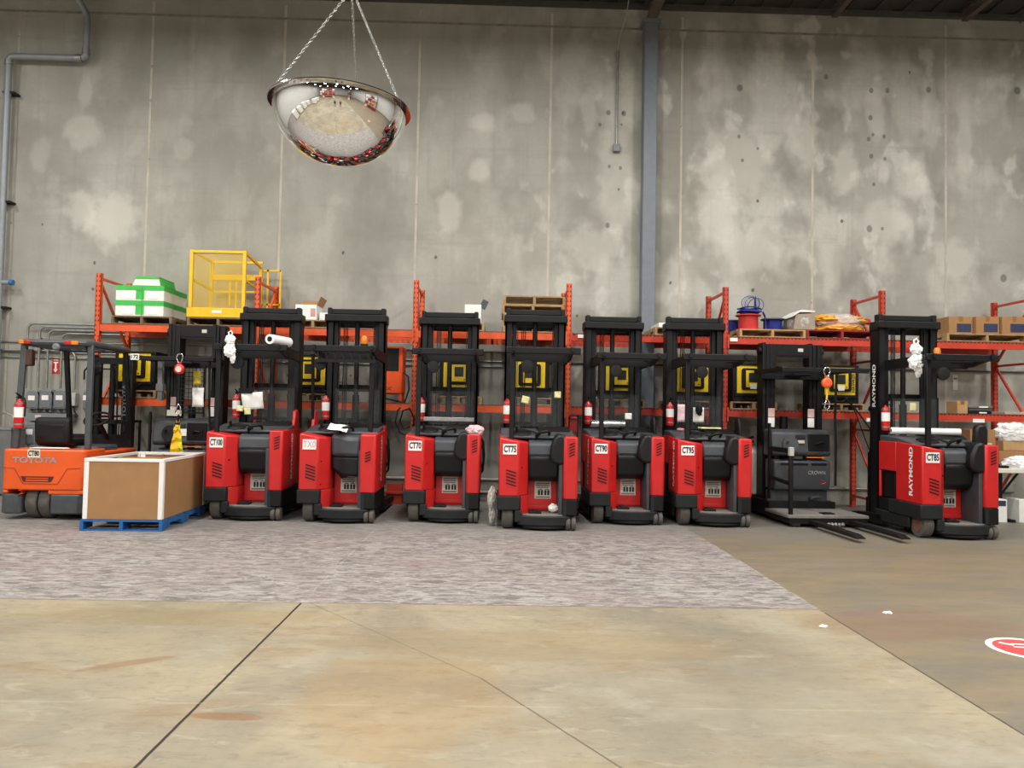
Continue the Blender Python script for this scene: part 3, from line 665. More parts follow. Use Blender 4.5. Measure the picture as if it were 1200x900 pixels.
    for q, z0 in ((-.30, 1.34), (.32, 1.34)):
        m = M(); m.box(q-.05, q+.05, 1.185+o, 1.192+o, z0, z0+.14); s_ = m.build('mast_sticker', white, T)
        m = M(); m.box(q-.05, q+.05, 1.184+o, 1.191+o, z0+.15, z0+.28); m.box(q-.05, q+.05, 1.182+o, 1.184+o, z0+.25, z0+.28); m.build('mast_sticker', mat('sticker_pink', '#d9b7b0', .6), T)
    if gate:
        m = M(); m.box(-.505, -.45, .08, .13, .165, 1.05); m.bar((-.48, .1, 1.03), (-.47, .85, 1.03), .06, .07); m.bar((-.48, .1, .58), (-.47, .85, .62), .05, .05); m.build('side_gate', blk, T, .01)
        m = M(); m.box(-.51, -.445, .065, .135, .96, 1.08); m.build('gate_cap', mat('cap_grey', '#b5b5b2', .4), T, .01)
        text('maker_lettering', 'CROWN', mat('lettering_silver', '#a9aaab', .4, .3), p, (.08, .7665+o, .66), FX, FZ, .26, .055, .02)
        m = M(); m.tube([(.26, .764+o, .58), (.32, .764+o, .565), (.35, .764+o, .545), (.32, .764+o, .53), (.27, .764+o, .52)], .006, 5); m.build('red_emblem', red, p)
    else:
        m = M(); m.bar((-.32, .30, 2.12), (-.31, .30, 1.78), .07, .07); m.bar((-.31, .30, 1.80), (-.31, .30, 1.70), .11, .10); m.bar((-.31, .30, 1.70), (-.31, .30, 1.56), .07, .07); m.build('work_lamp_arm', gry_md, T)
    if cage:
        m = M(); m.box(-.18, .24, 1.06+o, 1.064+o, 1.40, 2.08); m.build('mesh_guard', bmesh_, T)
        m = M()
        for a in (-.2, .24): m.box(a, a+.025, 1.05+o, 1.075+o, 1.33, 2.10)
        m.box(-.2, .26, 1.05+o, 1.075+o, 1.38, 1.40); m.build('mesh_frame', blk, T)
    if power:
        bei = mat('power_unit_beige', '#b3aea3', .5, var=.05)
        m = M(); m.prism([(1.45+o, .28), (1.43+o, .95), (1.50+o, 1.03), (1.95+o, 1.03), (1.95+o, .28)], 'x', -.72, .48); u = m.build('power_unit', bei if gate else blk, T, .03)
        m = M(); m.box(-.62, -.585, 1.42+o, 1.44+o, .64, .69); m.build('latch', blk_dk, u)
        m = M(); m.box(-.66, .46, 1.47+o, 1.95+o, .06, .28); m.build('unit_skirt', blk_dk, T)
        if gate:
            m = M(); m.tube([(-.6, 1.5+o, 1.06), (-.56, 1.45+o, 1.14), (-.5, 1.38+o, 1.18)], .02, 8); m.tube([(-.64, 1.6+o, 1.05), (-.58, 1.5+o, 1.12), (-.48, 1.4+o, 1.10)], .016, 8); m.build('power_cable', blk_dk, T)
    return T
OP = order_picker('dark grey order picker with platform and forks facing out beside truck CT95', 4.55, 10.38, 3)
OQ = order_picker('dark order picker with wire mesh guard behind the cardboard box crate', -4.52, 10.83, 0, dp=.30, sx=.90, top=2.72, gate=False, cage=True, power=False)
m = M(); m.box(-.63, -.50, -.032, -.027, 2.12, 2.205); p = m.build('number_plate', white, OQ)
text('plate_number', '172', ink, p, (-.62, -.0325, 2.135), FX, FZ, .11, .056, .03)
m = M(); m.box(-.21, .02, .32, .325, 1.345, 1.43); m.build('guard_sticker', decal, OQ)
m = M(); m.box(-.06, .10, .345, .35, 1.06, 1.16); m.build('console_sticker', white, OQ)

def lanyard(label, loc, ball, strap=True, hookz=-.45):
    t_ = thing('lanyard_reel', label, 'safety lanyard', loc)
    m = M(); m.tube([(0, 0, 0), (.035, 0, -.01), (.045, 0, -.05), (.02, 0, -.12), (-.02, 0, -.12), (-.045, 0, -.06), (-.03, 0, -.01)], .009, 8, closed=True); m.build('carabiner', chrome, t_)
    m = M(); m.lathe([(.0, -.035), (.05, -.035), (.07, -.02), (.07, .02), (.05, .035), (0, .035)], 22, ax='y'); m.prism([(-.03, .05), (.03, .05), (.018, .10), (-.018, .10)], 'y', -.02, .02); m.build('reel_case', ball, t_, loc=(0, 0, -.215))
    m = M(); m.lathe([(.0, -.038), (.042, -.038), (.042, -.034), (0, -.034)], 18, ax='y'); m.build('reel_label', decal if ball is extr else mat('label_orange', '#e5562f', .5), t_, loc=(0, 0, -.215))
    m = M(); m.box(-.012, .012, -.004, .004, hookz, -.28); m.build('webbing', yel if strap else blk_dk, t_)
    m = M(); m.tube([(0, 0, hookz+.02), (.03, 0, hookz-.02), (.035, 0, hookz-.1), (0, 0, hookz-.14), (-.035, 0, hookz-.1), (-.02, 0, hookz-.03)], .010, 8, closed=True); m.build('snap_hook', chrome, t_)
    return t_
lanyard('orange safety lanyard reel hanging from the order picker guard beside CT95', (at(969, 432, 10.45).x, 10.45, 2.185), mat('reel_orange', '#e8652f', .4))
lanyard('red safety lanyard reel hanging from the guard behind the cardboard crate', (at(211, 412, 10.79).x, 10.79, 2.215), extr, False, -.72)
hx, hy = at(208, 510, 10.76).x, 10.76
t_ = thing('safety_harness', 'yellow webbing safety harness hanging above the cardboard box crate', 'harness', (hx, hy, 0))
for dx, z0, z1, ww in ((-.07, .80, 1.24, .07), (-.005, .80, 1.30, .075), (.055, .82, 1.25, .06)):
    m = M(); n_ = 10
    pts = [(dx*(1-.75*i/n_) + .006*math.sin(i*1.3), .01*math.sin(i*2.1), z0+(z1-z0)*i/n_) for i in range(n_+1)]
    for i in range(n_): m.bar(pts[i], pts[i+1], ww*(1-.5*i/n_), .012)
    m.build('strap', yel if dx != .055 else mat('strap_lime', '#d6cf22', .6), t_)
m = M(); m.tube([(.0, 0, 1.27), (.0, 0, 1.32), (.01, 0, 1.36)], .018, 8); m.box(-.03, .03, -.015, .015, 1.23, 1.26); m.build('buckle', blk_dk, t_)

# ------------------------------------------------------------------ forklift
FLX, FLY = -5.775, 10.0
T = thing('forklift', 'orange and grey sit-down forklift with dual rear wheels at the far left', 'forklift', (FLX, FLY, 0), 1)
def rpoly(w_, y0, y1, r, n=5):
    P = []
    for (cx, cy, a0) in ((w_-r, y0+r, -90), (w_-r, y1-.02, 0), (-w_+r, y1-.02, 90), (-w_+r, y0+r, 180)):
        if a0 in (0, 90): P.append((w_ if a0 == 0 else -w_, y1)); continue
        P += [(cx+r*math.cos(R(a0+90*i/n)), cy+r*math.sin(R(a0+90*i/n))) for i in range(n+1)]
    return P
body = rpoly(.525, 0, .55, .09)
arch = [(-.525, .33), (-.26, .33), (-.22, .37), (.06, .37), (.10, .33), (.525, .33)]
m = M(); m.prism(body, 'z', .375, lambda u, v: .905 - .015*abs(u)); m.prism([(u, v) for u, v in body if u < -.2] + [(-.26, .55), (-.26, .0)], 'z', .33, .38); m.build('counterweight', toy, T, .02)
m = M(); m.box(.10, .52, .006, .55, .33, .376); m.box(.08, .11, .003, .1, .33, .376); m.build('counterweight_lip', toy, T, .008)
m = M()
for sx in (-1, 1):
    pts = [(sx*.50, .665), (sx*.33, .655), (sx*.215, .46)]
    for a, b in zip(pts, pts[1:]): m.bar((a[0]-.02, -.001, a[1]), (b[0]-.02, -.001, b[1]), .006, .007)
m.bar((-.235, -.001, .46), (.195, -.001, .46), .006, .007); m.build('panel_crease', mat('crease_dark', '#8f2f0c', .6), T)
m = M(); m.prism([(-.27, .555), (.15, .555), (.11, .487), (-.23, .487)], 'y', -.006, .02); m.build('grille_opening', mat('grille_dark', '#4a1a0c', .6), T)
m = M(); m.box(-.20, .08, -.008, -.004, .497, .512); m.box(-.20, .08, -.008, -.004, .527, .537); m.build('grille_slats', toy, T)
m = M(); m.prism([(-.53, .06), (-.45, -.005), (-.31, -.005), (-.26, .04), (-.26, .55), (-.53, .55)], 'z', .075, .33); m.build('rear_skirt', toy_gry, T, .02)
m = M(); m.prism([(.11, .0), (.45, -.005), (.53, .06), (.53, .55), (.11, .55)], 'z', .075, .33); m.build('rear_skirt', toy_gry, T, .02)
m = M(); m.box(-.26, .11, .3, .5, .1, .5); m.build('wheel_well', blk_dk, T)
for q in (-.155, .01):
    m = M(); m.lathe([(.10, -.065), (.20, -.07), (.215, -.05), (.215, .05), (.20, .07), (.10, .065)], 30, ax='x'); o = m.build('rear_wheel', tyre, T, loc=(q, .235, .215))
text('maker_lettering', 'TOYOTA', mat('lettering_grey', '#a09d9a', .4, .2), T, (-.375, -.0015, .725), FX, FZ, .56, .075, .03)
m = M(); m.box(-.19, -.035, -.006, -.001, .795, .90); p = m.build('number_plate', mat('plate_cream', '#e0d8c2', .6), T)
text('plate_number', 'CT80', ink, p, (-.182, -.0065, .815), FX, FZ, .138, .07, .035)
m = M(); m.box(-.50, .515, .55, 1.55, .30, .80); m.box(.30, .515, .50, 1.5, .80, .86); m.build('body_side', toy, T, .02)
m = M(); m.box(-.46, .46, .45, 1.05, .80, .93); m.build('engine_hood', toy_gry, T, .03)
m = M(); m.box(-.48, .48, 1.0, 1.55, .28, .34); m.box(-.45, .45, 1.45, 1.52, .34, 1.05); m.build('floor_and_dash', blk_dk, T)
for sx in (-1, 1):
    m = M(); m.lathe([(.08, -.09), (.21, -.09), (.225, -.06), (.225, .06), (.21, .09), (.08, .09)], 28, ax='x'); m.build('front_wheel', tyre, T, loc=(sx*.43, 1.52, .225))
m = M(); m.prism([(.30, .93), (.22, .98), (.20, 1.25), (.24, 1.32), (.31, 1.30), (.36, 1.02), (.80, 1.02), (.82, .93)], 'x', -.25, .20); m.build('seat', blk_dk, T, .04)
m = M(); m.prism([(.24, 1.26), (.20, 1.22), (.20, 1.04), (.24, 1.00)], 'x', -.20, .15); m.build('seat_back_shell', blk, T, .02)
m = M(); m.tube([(0+.17*math.cos(2*math.pi*i/24), .17*math.sin(2*math.pi*i/24), 0) for i in range(24)], .016, 8, closed=True); m.xf(Matrix.Translation((.12, 1.12, 1.28)) @ Matrix.Rotation(R(32), 4, 'X')); m.cyl((.12, 1.13, 1.27), (.12, 1.42, 1.0), .03, 10); m.bar((-.04, 1.12, 1.28), (.28, 1.12, 1.28), .03, .015); m.build('steering_wheel', blk_dk, T)
m = M()
for i in range(4): m.cyl((.3+.035*i, 1.30, 1.0), (.33+.04*i, 1.22+.02*i, 1.24), .008, 6); m.lathe([(.0, -.02), (.018, 0), (0, .02)], 8, c=(.33+.04*i, 1.22+.02*i, 1.25))
m.build('hydraulic_levers', blk_dk, T)
for sx in (-1, 1):
    m = M(); m.bar((sx*.46, .20, .90), (sx*.43, .25, 2.27), .075, .055); m.build('rear_guard_post', toy_gry, T, .008)
    m = M(); m.bar((sx*.44, 1.52, .75), (sx*.42, 1.25, 2.25), .06, .06); m.build('front_guard_post', blk, T, .008)
m = M(); m.tube([(-.43, 1.30, 2.28), (-.44, .26, 2.29), (-.42, .20, 2.29), (.40, .20, 2.29), (.44, .26, 2.29), (.43, 1.30, 2.28), (.40, 1.34, 2.28), (-.40, 1.34, 2.28)], .042, 8, closed=True)
for q in (-.25, -.08, .09, .26): m.bar((q, .22, 2.29), (q, 1.32, 2.28), .03, .03)
m.build('overhead_guard', toy_gry, T)
for q, r_ in ((-.35, redlens), (-.41, amber), (.17, redlens), (.26, amber)):
    m = M(); m.box(q-.045, q+.045, .15, .165, 2.265, 2.315); m.build('tail_light', r_, T, .006)
m = M(); m.lathe([(.02, .02), (.045, .015), (.05, -.02), (.03, -.04)], 14, ax='y'); m.build('work_light', gry_md, T, loc=(.03, .16, 2.23))
m = M(); m.blob((.38, .45, 1.98), (.10, .05, .10), 4, .2); m.bar((.3, .4, 2.27), (.38, .45, 1.98), .05, .03); m.build('fan', blk_dk, T)
m = M(); m.box(-.44, -.32, .22, .32, 1.98, 2.20); m.build('warning_horn', mat('horn_brown', '#4a2d22', .6), T, .02)
for sx in (-1, 1):
    m = M(); m.box(sx*.33, sx*.24, 1.70, 1.84, .08, 2.24); m.build('outer_mast_rail', blk, T, .008)
    m = M(); m.box(sx*.23, sx*.17, 1.72, 1.83, .10, 2.18); m.build('inner_mast_rail', blk_dk, T)
    m = M(); m.box(sx*.25-.05, sx*.25+.05, 1.93, 1.97, .06, .65); m.prism([(1.93, .05), (2.6, .05), (2.6, .065), (1.97, .095), (1.93, .095)], 'x', sx*.25-.05, sx*.25+.05); m.build('fork', blk, T)
m = M(); m.box(-.33, .33, 1.71, 1.76, 2.10, 2.20); m.box(-.33, .33, 1.71, 1.76, 1.2, 1.26); m.box(-.4, .4, 1.88, 1.93, .25, .33); m.box(-.4, .4, 1.88, 1.93, .55, .62)
for q in (-.38, -.19, 0, .19, .38): m.box(q-.015, q+.015, 1.88, 1.91, .33, 1.25)
m.box(-.4, .4, 1.88, 1.91, 1.22, 1.26); m.build('mast_carriage', blk, T)
m = M(); m.cyl((.0, 1.78, .2), (.0, 1.78, 2.1), .04, 12); m.tube([(.12, 1.7, .8), (.14, 1.66, 1.5), (.10, 1.68, 2.0), (.02, 1.75, 2.1)], .012, 6); m.tube([(.2, 1.45, .9), (.28, 1.6, 1.1), (.2, 1.68, 1.3)], .014, 6); m.build('lift_cylinder', blk_dk, T)
text('mast_lettering', 'TOYOTA', gry_md, T, (.25, 1.698, 1.30), (0, 0, 1), (-1, 0, 0), .50, .06, .02)
extinguisher('red fire extinguisher on the left post of the orange forklift', loc_pt(T, (-.39, .12, 1.16)), 0, 1.1)
m = M(); m.box(-.16, .28, .13, .27, .908, .914); m.box(-.14, .27, .12, .26, .9145, .92); o = m.build('paper_sheets', paper, None, loc=(FLX-.04, FLY-.09, 0)); tag(o, 'white paper sheets lying behind the forklift seat', 'paper')

# ------------------------------------------------------------------ cardboard crate on the blue pallet
CR = thing('box_crate', 'large cardboard box crate with white edge strips on the blue pallet', 'crate', (-4.385, 9.25, 0), 2.0)
wd, ln_, z0, z1 = .455, 1.45, .135, .845
for nm, b_ in (('front_panel', (-wd, wd, 0, .02)), ('rear_panel', (-wd, wd, ln_-.02, ln_))):
    m = M(); m.box(*b_, z0, z1); m.build(nm, card, CR)
for q in (-wd, wd-.02):
    m = M(); m.box(q, q+.02, .02, ln_-.02, z0, z1); m.build('side_panel', card, CR)
for q0 in (-wd-.006, wd-.049):
    for yy in (-.006, ln_-.049):
        m = M(); m.box(q0, q0+.055, yy, yy+.055, z0, z1+.004); m.build('corner_strip', trimw, CR, .004)
m = M(); m.box(-wd-.006, wd+.006, -.008, .03, z1-.03, z1+.008); m.build('top_strip', trimw, CR, .004)
m = M(); m.box(-wd-.006, wd+.006, ln_-.03, ln_+.008, z1-.03, z1+.008); m.build('top_strip', trimw, CR, .004)
for q in (-wd-.008, wd-.03):
    m = M(); m.box(q, q+.038, .0, ln_, z1-.03, z1+.008); m.build('top_strip', trimw, CR, .004)
m = M(); m.box(-.1, -.085, .75, ln_-.03, z0, z1-.02); m.box(-.40, .40, .72, .735, z0, z1-.02); m.build('divider', card_lt, CR)
m = M(); m.box(-.12, -.065, .74, .765, z1-.1, z1+.03); m.build('divider_strip', trimw, CR)

def pallet(name, label, X, Y, z, wd, dp, mt, rz=0, h=.13, group=None, boards=6, cat='pallet'):
    """stringer pallet; X centre, Y front edge"""
    t_ = thing(name, label, cat, (X, Y, z), rz, group)
    for q in (-wd/2, -.02, wd/2-.04):
        m = M()
        if h > .1:
            m.box(q, q+.04, .0, dp, h*.55, h-.02)
            for a, b in ((0, .16), (.42, .58), (.84, 1)): m.box(q, q+.04, a*dp, b*dp, .018, h*.55)
        else: m.box(q, q+.04, 0, dp, .015, h-.015)
        m.build('stringer', mt, t_)
    m = M(); bw = dp/boards
    for i in range(boards): m.box(-wd/2, wd/2, i*bw, i*bw+bw*.78, h-.02, h)
    m.build('deck_boards', mt, t_)
    m = M()
    for a in (0, .45, .88): m.box(-wd/2, wd/2, a*dp, a*dp+.09, 0, .018)
    m.build('bottom_boards', mt, t_)
    return t_
pallet('blue_pallet', 'blue painted wooden pallet under the cardboard box crate', -4.385, 9.22, 0, .95, 1.50, blue, 2.0)

# ------------------------------------------------------------------ pallet racking
RF, RR = 11.93, 12.90                    # front and rear post planes
UPX = [-6.15, -3.713, -1.259, 1.13, 3.60, 6.09, 8.53]
DECK, LOW = 2.735, 1.595
RK = thing('pallet_rack', 'long orange pallet rack with two shelf levels along the concrete wall', 'pallet rack', (0, 0, 0))
def post(x, y, top, mt):
    m = M(); m.box(x-.04, x+.04, y, y+.006, .012, top); m.box(x-.04, x-.034, y, y+.07, .012, top); m.box(x+.034, x+.04, y, y+.07, .012, top); m.box(x-.02, x+.02, y+.06, y+.07, .012, top)
    m.box(x-.07, x+.07, y-.02, y+.11, 0, .012)
    z = .10
    while z < top-.05:
        for q in (-.021, .021): m.add([(x+q-.008, y-.0015, z), (x+q+.008, y-.0015, z), (x+q+.005, y-.0015, z+.032), (x+q-.005, y-.0015, z+.032)], [(0, 1, 2, 3)], 1)
        z += .0762
    return m.build('upright_post', [mt, hole], RK)
for i, x in enumerate(UPX):
    mt = orange if i < 4 else orange_r
    post(x, RF, 3.515, mt); post(x, RR, 3.515, mt)
    m = M()
    for z in (.18, 1.30, 2.42, 3.44): m.bar((x, RF+.05, z), (x, RR, z), .035, .035)
    for a, b in ((.20, 1.28), (2.40, 1.33), (2.45, 3.40)): m.bar((x, RF+.05, a if i % 2 else b), (x, RR, b if i % 2 else a), .032, .032)
    m.build('frame_brace', mt, RK)
for i in range(len(UPX)-1):
    x0, x1 = UPX[i]+.042, UPX[i+1]-.042; mt = orange if i < 3 else orange_r
    for z in (DECK, LOW):
        for y in (RF-.012, RR+.02):
            m = M(); m.box(x0, x1, y, y+.045, z-.115, z-.03); m.box(x0, x1, y+.0, y+.03, z-.03, z-.006); m.box(x0-.02, x0+.006, y-.012, y, z-.19, z+.03); m.box(x1-.006, x1+.02, y-.012, y, z-.19, z+.03)
            k = 0
            if y < 12.4 and i >= 3:
                n = int((x1-x0)/.06)
                for q in range(n): m.box(x0+.03+q*.06, x0+.052+q*.06, y-.003, y, z-.026, z-.010, 1)
            m.build('shelf_beam', [mt, hole], RK)
        m = M(); n = int((x1-x0)/.09)
        for q in range(n): m.box(x0+q*(x1-x0)/n+.03, x0+q*(x1-x0)/n+.042, RF-.02, RR+.05, z-.006, z)
        for y in [RF-.02+.11*j for j in range(10)]: m.box(x0, x1, y, y+.008, z-.004, z+.002)
        for q in (.25, .5, .75): m.box(x0+(x1-x0)*q-.02, x0+(x1-x0)*q+.02, RF+.03, RR, z-.035, z-.006)
        m.build('wire_deck', deckm, RK)
for i, (px, py, wp) in enumerate(((683, 394, 12), (1026, 401, 11), (860, 398, 9), (1147, 493, 14), (1021, 492, 11))):
    p = at(px, py, RF-.03); ww = wp*.0133; m = M(); m.box(p.x-ww/2, p.x+ww/2, RF-.030, RF-.026, p.z-.028, p.z+.028); o = m.build('shelf_label', white, RK)

# ------------------------------------------------------------------ goods on the upper shelf
Zp = DECK+.003
def carton(name, label, X, Y, z, w_, d_, h_, mt, rz=0, group=None, flaps=False, tape=True, print_=None, cat='box'):
    t_ = thing(name, label, cat, (X, Y, z), rz, group)
    m = M()
    if flaps:
        th = .006
        m.box(-w_/2, w_/2, 0, th, 0, h_); m.box(-w_/2, w_/2, d_-th, d_, 0, h_); m.box(-w_/2, -w_/2+th, th, d_-th, 0, h_); m.box(w_/2-th, w_/2, th, d_-th, 0, h_); m.box(-w_/2, w_/2, 0, d_, 0, th)
    else: m.box(-w_/2, w_/2, 0, d_, 0, h_)
    m.build('box_body', mt, t_, .004)
    if flaps:
        for a, b in (((-w_/2, 0, h_), (-w_/2-.10, 0, h_+.10)), ((w_/2, 0, h_), (w_/2+.06, 0, h_+.13))):
            m = M(); m.add([a, (a[0], d_, a[2]), (b[0], d_, b[2]), b, (a[0]+.005, 0, a[2]), (a[0]+.005, d_, a[2]), (b[0]+.005, d_, b[2]), (b[0]+.005, 0, b[2])], [(0, 1, 2, 3), (4, 5, 6, 7), (0, 1, 5, 4), (1, 2, 6, 5), (2, 3, 7, 6), (3, 0, 4, 7)])
            m.build('flap', card_lt, t_)
        m = M(); m.bar((0, d_, h_), (0, d_+.03, h_+.12), w_*.96, .005); m.build('flap', card, t_)
    elif tape:
        m = M(); m.box(-.03, .03, -.002, d_+.002, h_-.0, h_+.002); m.box(-.03, .03, -.002, 0, h_*.72, h_); m.build('tape', mat('packing_tape', '#8f6436', .3), t_)
    if print_:
        m = M(); a, b, c_, d2 = print_[0]; m.box(-w_/2+a*w_, -w_/2+b*w_, -.002, 0, c_*h_, d2*h_); m.build('printed_panel', print_[1], t_)
    return t_
SX = .01336                               # metres per photo pixel at the front of the rack
# green and white boxes
x0 = gx(131, 12.0); 
pallet('wooden_pallet', 'dark wooden pallet under the green and white boxes', gx(163, 12.0)+.0, 11.97, Zp, .93, .95, wood_dk)
zb = Zp+.132; n_ = 0
GL = [['lower', 'upper'], ['left', 'right'], ['front', 'rear']]
for k in range(2):
    for i in range(2):
        for j in range(2):
            wd_ = (.40, .33)[i]; xx = x0 + (.20, .575)[i]; hh = .235
            lab = 'green banded white box, %s %s one in the %s layer on the pallet' % (GL[2][j], GL[1][i], GL[0][k])
            t_ = thing('stacked_box', lab, 'box', (xx, 11.99+j*.44, zb+k*.238), 0, 'green and white boxes on the top shelf')
            m = M(); m.box(-wd_/2, wd_/2, 0, .432, 0, hh); m.build('box_body', boxw, t_, .006)
            m = M(); m.box(-wd_/2-.003, wd_/2+.003, -.003, .435, hh-.075, hh+.001); m.box(wd_/2-.09 if i == 0 else -wd_/2-.003, wd_/2+.003 if i == 0 else -wd_/2+.03, -.003, .2, 0.02, hh-.07); m.build('green_band', green, t_)
            m = M(); m.box(-wd_*.25, wd_*.2, -.005, -.001, .03, hh-.085); m.build('shipping_label', white, t_)
t_ = thing('stacked_box', 'single green topped box lying on top of the green and white stack', 'box', (gx(168, 12.05), 12.0, zb+.479), 0, 'green and white boxes on the top shelf')
m = M(); m.prism([(-.215, 0), (.215, 0), (.19, .10), (-.17, .10)], 'y', 0, .55); m.build('box_body', boxw, t_)
m = M(); m.prism([(-.17, .10), (.19, .10), (.20, .135), (-.165, .14)], 'y', -.004, .56); m.prism([(.215, .02), (.225, .02), (.20, .12), (.19, .12)], 'y', -.002, .55); m.build('green_lid', green, t_)

# yellow work platform
WX0, WX1 = gx(217, 12.0), gx(283, 12.0)
pallet('wooden_pallet', 'grey wooden pallet under the yellow work platform cage', (WX0+WX1)/2+.04, 11.96, Zp, .95, .98, wood_dk, boards=7)
z0 = Zp+.135; ww = WX1-WX0; hh = 1.05
T = thing('work_platform_cage', 'yellow steel work platform cage with mesh front on the top shelf', 'work platform', ((WX0+WX1)/2, 11.99, z0))
m = M(); m.box(-ww/2-.03, ww/2+.02, 0, .90, .0, .15); m.build('floor_pan', yel, T, .008)
m = M(); m.box(-.07, .08, -.003, 0, .07, .11); m.build('pan_sticker', white, T)
for q, y, t0 in ((-ww/2, 0, hh), (ww/2-.045, 0, hh), (-ww/2, .85, hh), (ww/2-.045, .85, hh-.12)):
    m = M(); m.box(q-.002, q+.047, y-.002, y+.047, .15, t0+.004); m.build('corner_post', yel, T)
m = M(); m.box(-ww/2, ww/2, 0, .04, hh-.04, hh); m.box(-ww/2, ww/2, .855, .895, hh-.04, hh); m.box(-ww/2, ww/2, .86, .89, hh-.32, hh-.23); m.box(-ww/2, ww/2, .86, .89, .52, .55)
for q in (-ww/2+.02, ww/2-.025): m.bar((q, .02, hh-.02), (q, .87, hh-.02-.08*(q > 0)), .035, .035); m.bar((q, .02, .60), (q, .87, .55), .03, .03)
m.build('guard_rail', yel, T)
m = M(); m.box(-ww/2+.04, ww/2-.04, .02, .022, .15, hh-.04); m.build('mesh_panel', ymesh, T)
m = M(); m.box(ww/2-.02, ww/2+.30, .88, .905, hh-.16, hh-.13); m.box(ww/2-.02, ww/2+.30, .88, .905, .32, .35)
for q in (ww/2+.07, ww/2+.28): m.box(q, q+.03, .88, .905, .16, hh-.13)
m.build('swing_gate', yel, T)
m = M(); m.box(-.02, .01, .88, .9, .16, hh-.3); m.box(-.12, -.09, .88, .9, .3, hh-.3); m.box(-.12, .01, .88, .9, hh-.33, hh-.3); m.build('rear_gate', yel, T)

pallet('wooden_pallet', 'wooden pallet under the open white carton', gx(364, 12.0), 11.97, Zp, .62, .9, wood, boards=6)
carton('open_carton', 'white open topped carton with brown flaps on the top shelf', gx(357, 12.1), 12.0, Zp+.132, .33, .42, .235, boxw, 0, None, True, print_=((.72, .95, .2, .75), mat('print_pink', '#c99a92', .7)))
carton('small_carton', 'small white box standing beside the open white carton', gx(377, 12.1), 12.05, Zp+.132, .13, .3, .12, boxw, tape=False)
pallet('wooden_pallet', 'wooden pallet under the white box behind truck CT70', gx(541, 12.0), 11.97, Zp, .66, .9, wood, boards=6)
carton('white_carton', 'white box with a raised grey flap above truck CT70', gx(552, 12.1), 12.05, Zp+.132, .26, .4, .30, boxw, tape=False)
m = M(); m.bar((gx(562.5, 12.05), 12.06, Zp+.37), (gx(567, 12.05), 12.06, Zp+.50), .012, .10); o = m.build('grey_flap_panel', gry_dk); tag(o, 'dark grey panel leaning on the white box above truck CT70', 'panel')
m = M(); m.box(gx(517, 12.05), gx(523, 12.05), 12.02, 12.1, Zp+.132, Zp+.22); tag(m.build('wooden_block', wood), 'small wooden block beside the white box on the pallet', 'block')
# stack of wooden pallets
names = ['bottom', 'second from the bottom', 'third from the bottom', 'topmost']
for k in range(4):
    o = pallet('wooden_pallet', 'brown wooden pallet, %s one of the stack above truck CT75' % names[k], gx(623.5 + (0, 1, -1, .5)[k], 12.0), 11.965, Zp+k*.1435, .97, .92, wood, h=.143, group='stacked wooden pallets', boards=7)

pallet('wooden_pallet', 'pale wooden pallet behind the mast tops of CT90 and CT95', gx(800, 12.0), 11.96, Zp, .92, .9, wood, boards=6)
carton('flat_carton', 'flat white carton lying on the pallet behind truck CT95', gx(799, 12.05), 12.0, Zp+.132, .78, .6, .07, boxw, tape=False)
# cable spools
pallet('wooden_pallet', 'light wooden pallet under the cable spools', gx(904, 12.0), 11.96, Zp, 1.05, .95, card_lt, boards=6)
def spool(label, px, Y, rad, core, hgt, mt, cm, flange):
    t_ = thing('cable_spool', label, 'cable spool', (gx(px, Y), Y, Zp+.132), 0, 'cable spools on the top shelf')
    m = M(); m.lathe([(core*.35, 0), (rad, 0), (rad, .018), (core*.35, .018)], 28); m.build('flange', flange, t_)
    m = M(); m.lathe([(core*.35, hgt-.018), (rad, hgt-.018), (rad, hgt), (core*.35, hgt)], 28); m.build('flange', flange, t_)
    m = M(); pr = [(core*.9, .018)]
    for i in range(9): pr += [(core, .02+(hgt-.04)*(i+.2)/9), (core*.985, .02+(hgt-.04)*(i+.95)/9)]
    m.lathe(pr+[(core*.9, hgt-.018)], 24); m.build('wound_cable', cm, t_)
    return t_
spool('red cable spool with blue rope piled on top', 876, 12.2, .20, .155, .245, None, spoolr, spoolr)
spool('dark blue cable spool beside the red spool', 905, 12.3, .19, .15, .20, None, bluec, mat('spool_plate', '#3d4a58', .6))
spool('blue cable spool mostly hidden behind the rack post', 857, 12.6, .14, .13, .20, None, bluec, mat('spool_plate', '#3d4a58', .6))
rnd = random.Random(4); cx, cy, cz = gx(877, 12.2), 12.2, Zp+.132+.246
t_ = thing('blue_rope', 'loose coils of blue rope piled on the red spool', 'rope', (cx, cy, cz))
m = M()
for i in range(9):
    r_ = .10+.10*rnd.random(); ph = rnd.random()*6
    m.tube([((r_)*math.cos(ph+a*.52), r_*.9*math.sin(ph+a*.52), .014+.011*i+.012*math.sin(a*1.7+i)) for a in range(12)], .011, 6, closed=True)
m.build('rope_pile', bluec, t_)
for i in range(8):
    m = M(); r_ = .09+.08*rnd.random(); ox = .02+.10*rnd.random(); tilt = rnd.random()*2.5; oz = .15+.06*rnd.random()
    m.tube([(ox+r_*math.cos(a*.45)*math.cos(tilt), r_*math.cos(a*.45)*math.sin(tilt), oz+r_*.8*math.sin(a*.45)) for a in range(14)], .0055, 5, closed=True); m.build('rope_loop', bluec if i % 3 else mat('rope_pale', '#7f93b5', .7), t_)
m = M()
for i in range(5): m.tube([(.19+.008*i, -.1+.03*i, .05), (.222+.006*i, -.12+.03*i, -.02), (.222+.006*i, -.12+.01*i, -.13), (.225+.006*i, -.1, -.235)], .006, 5)
m.build('hanging_rope', bluec, t_)

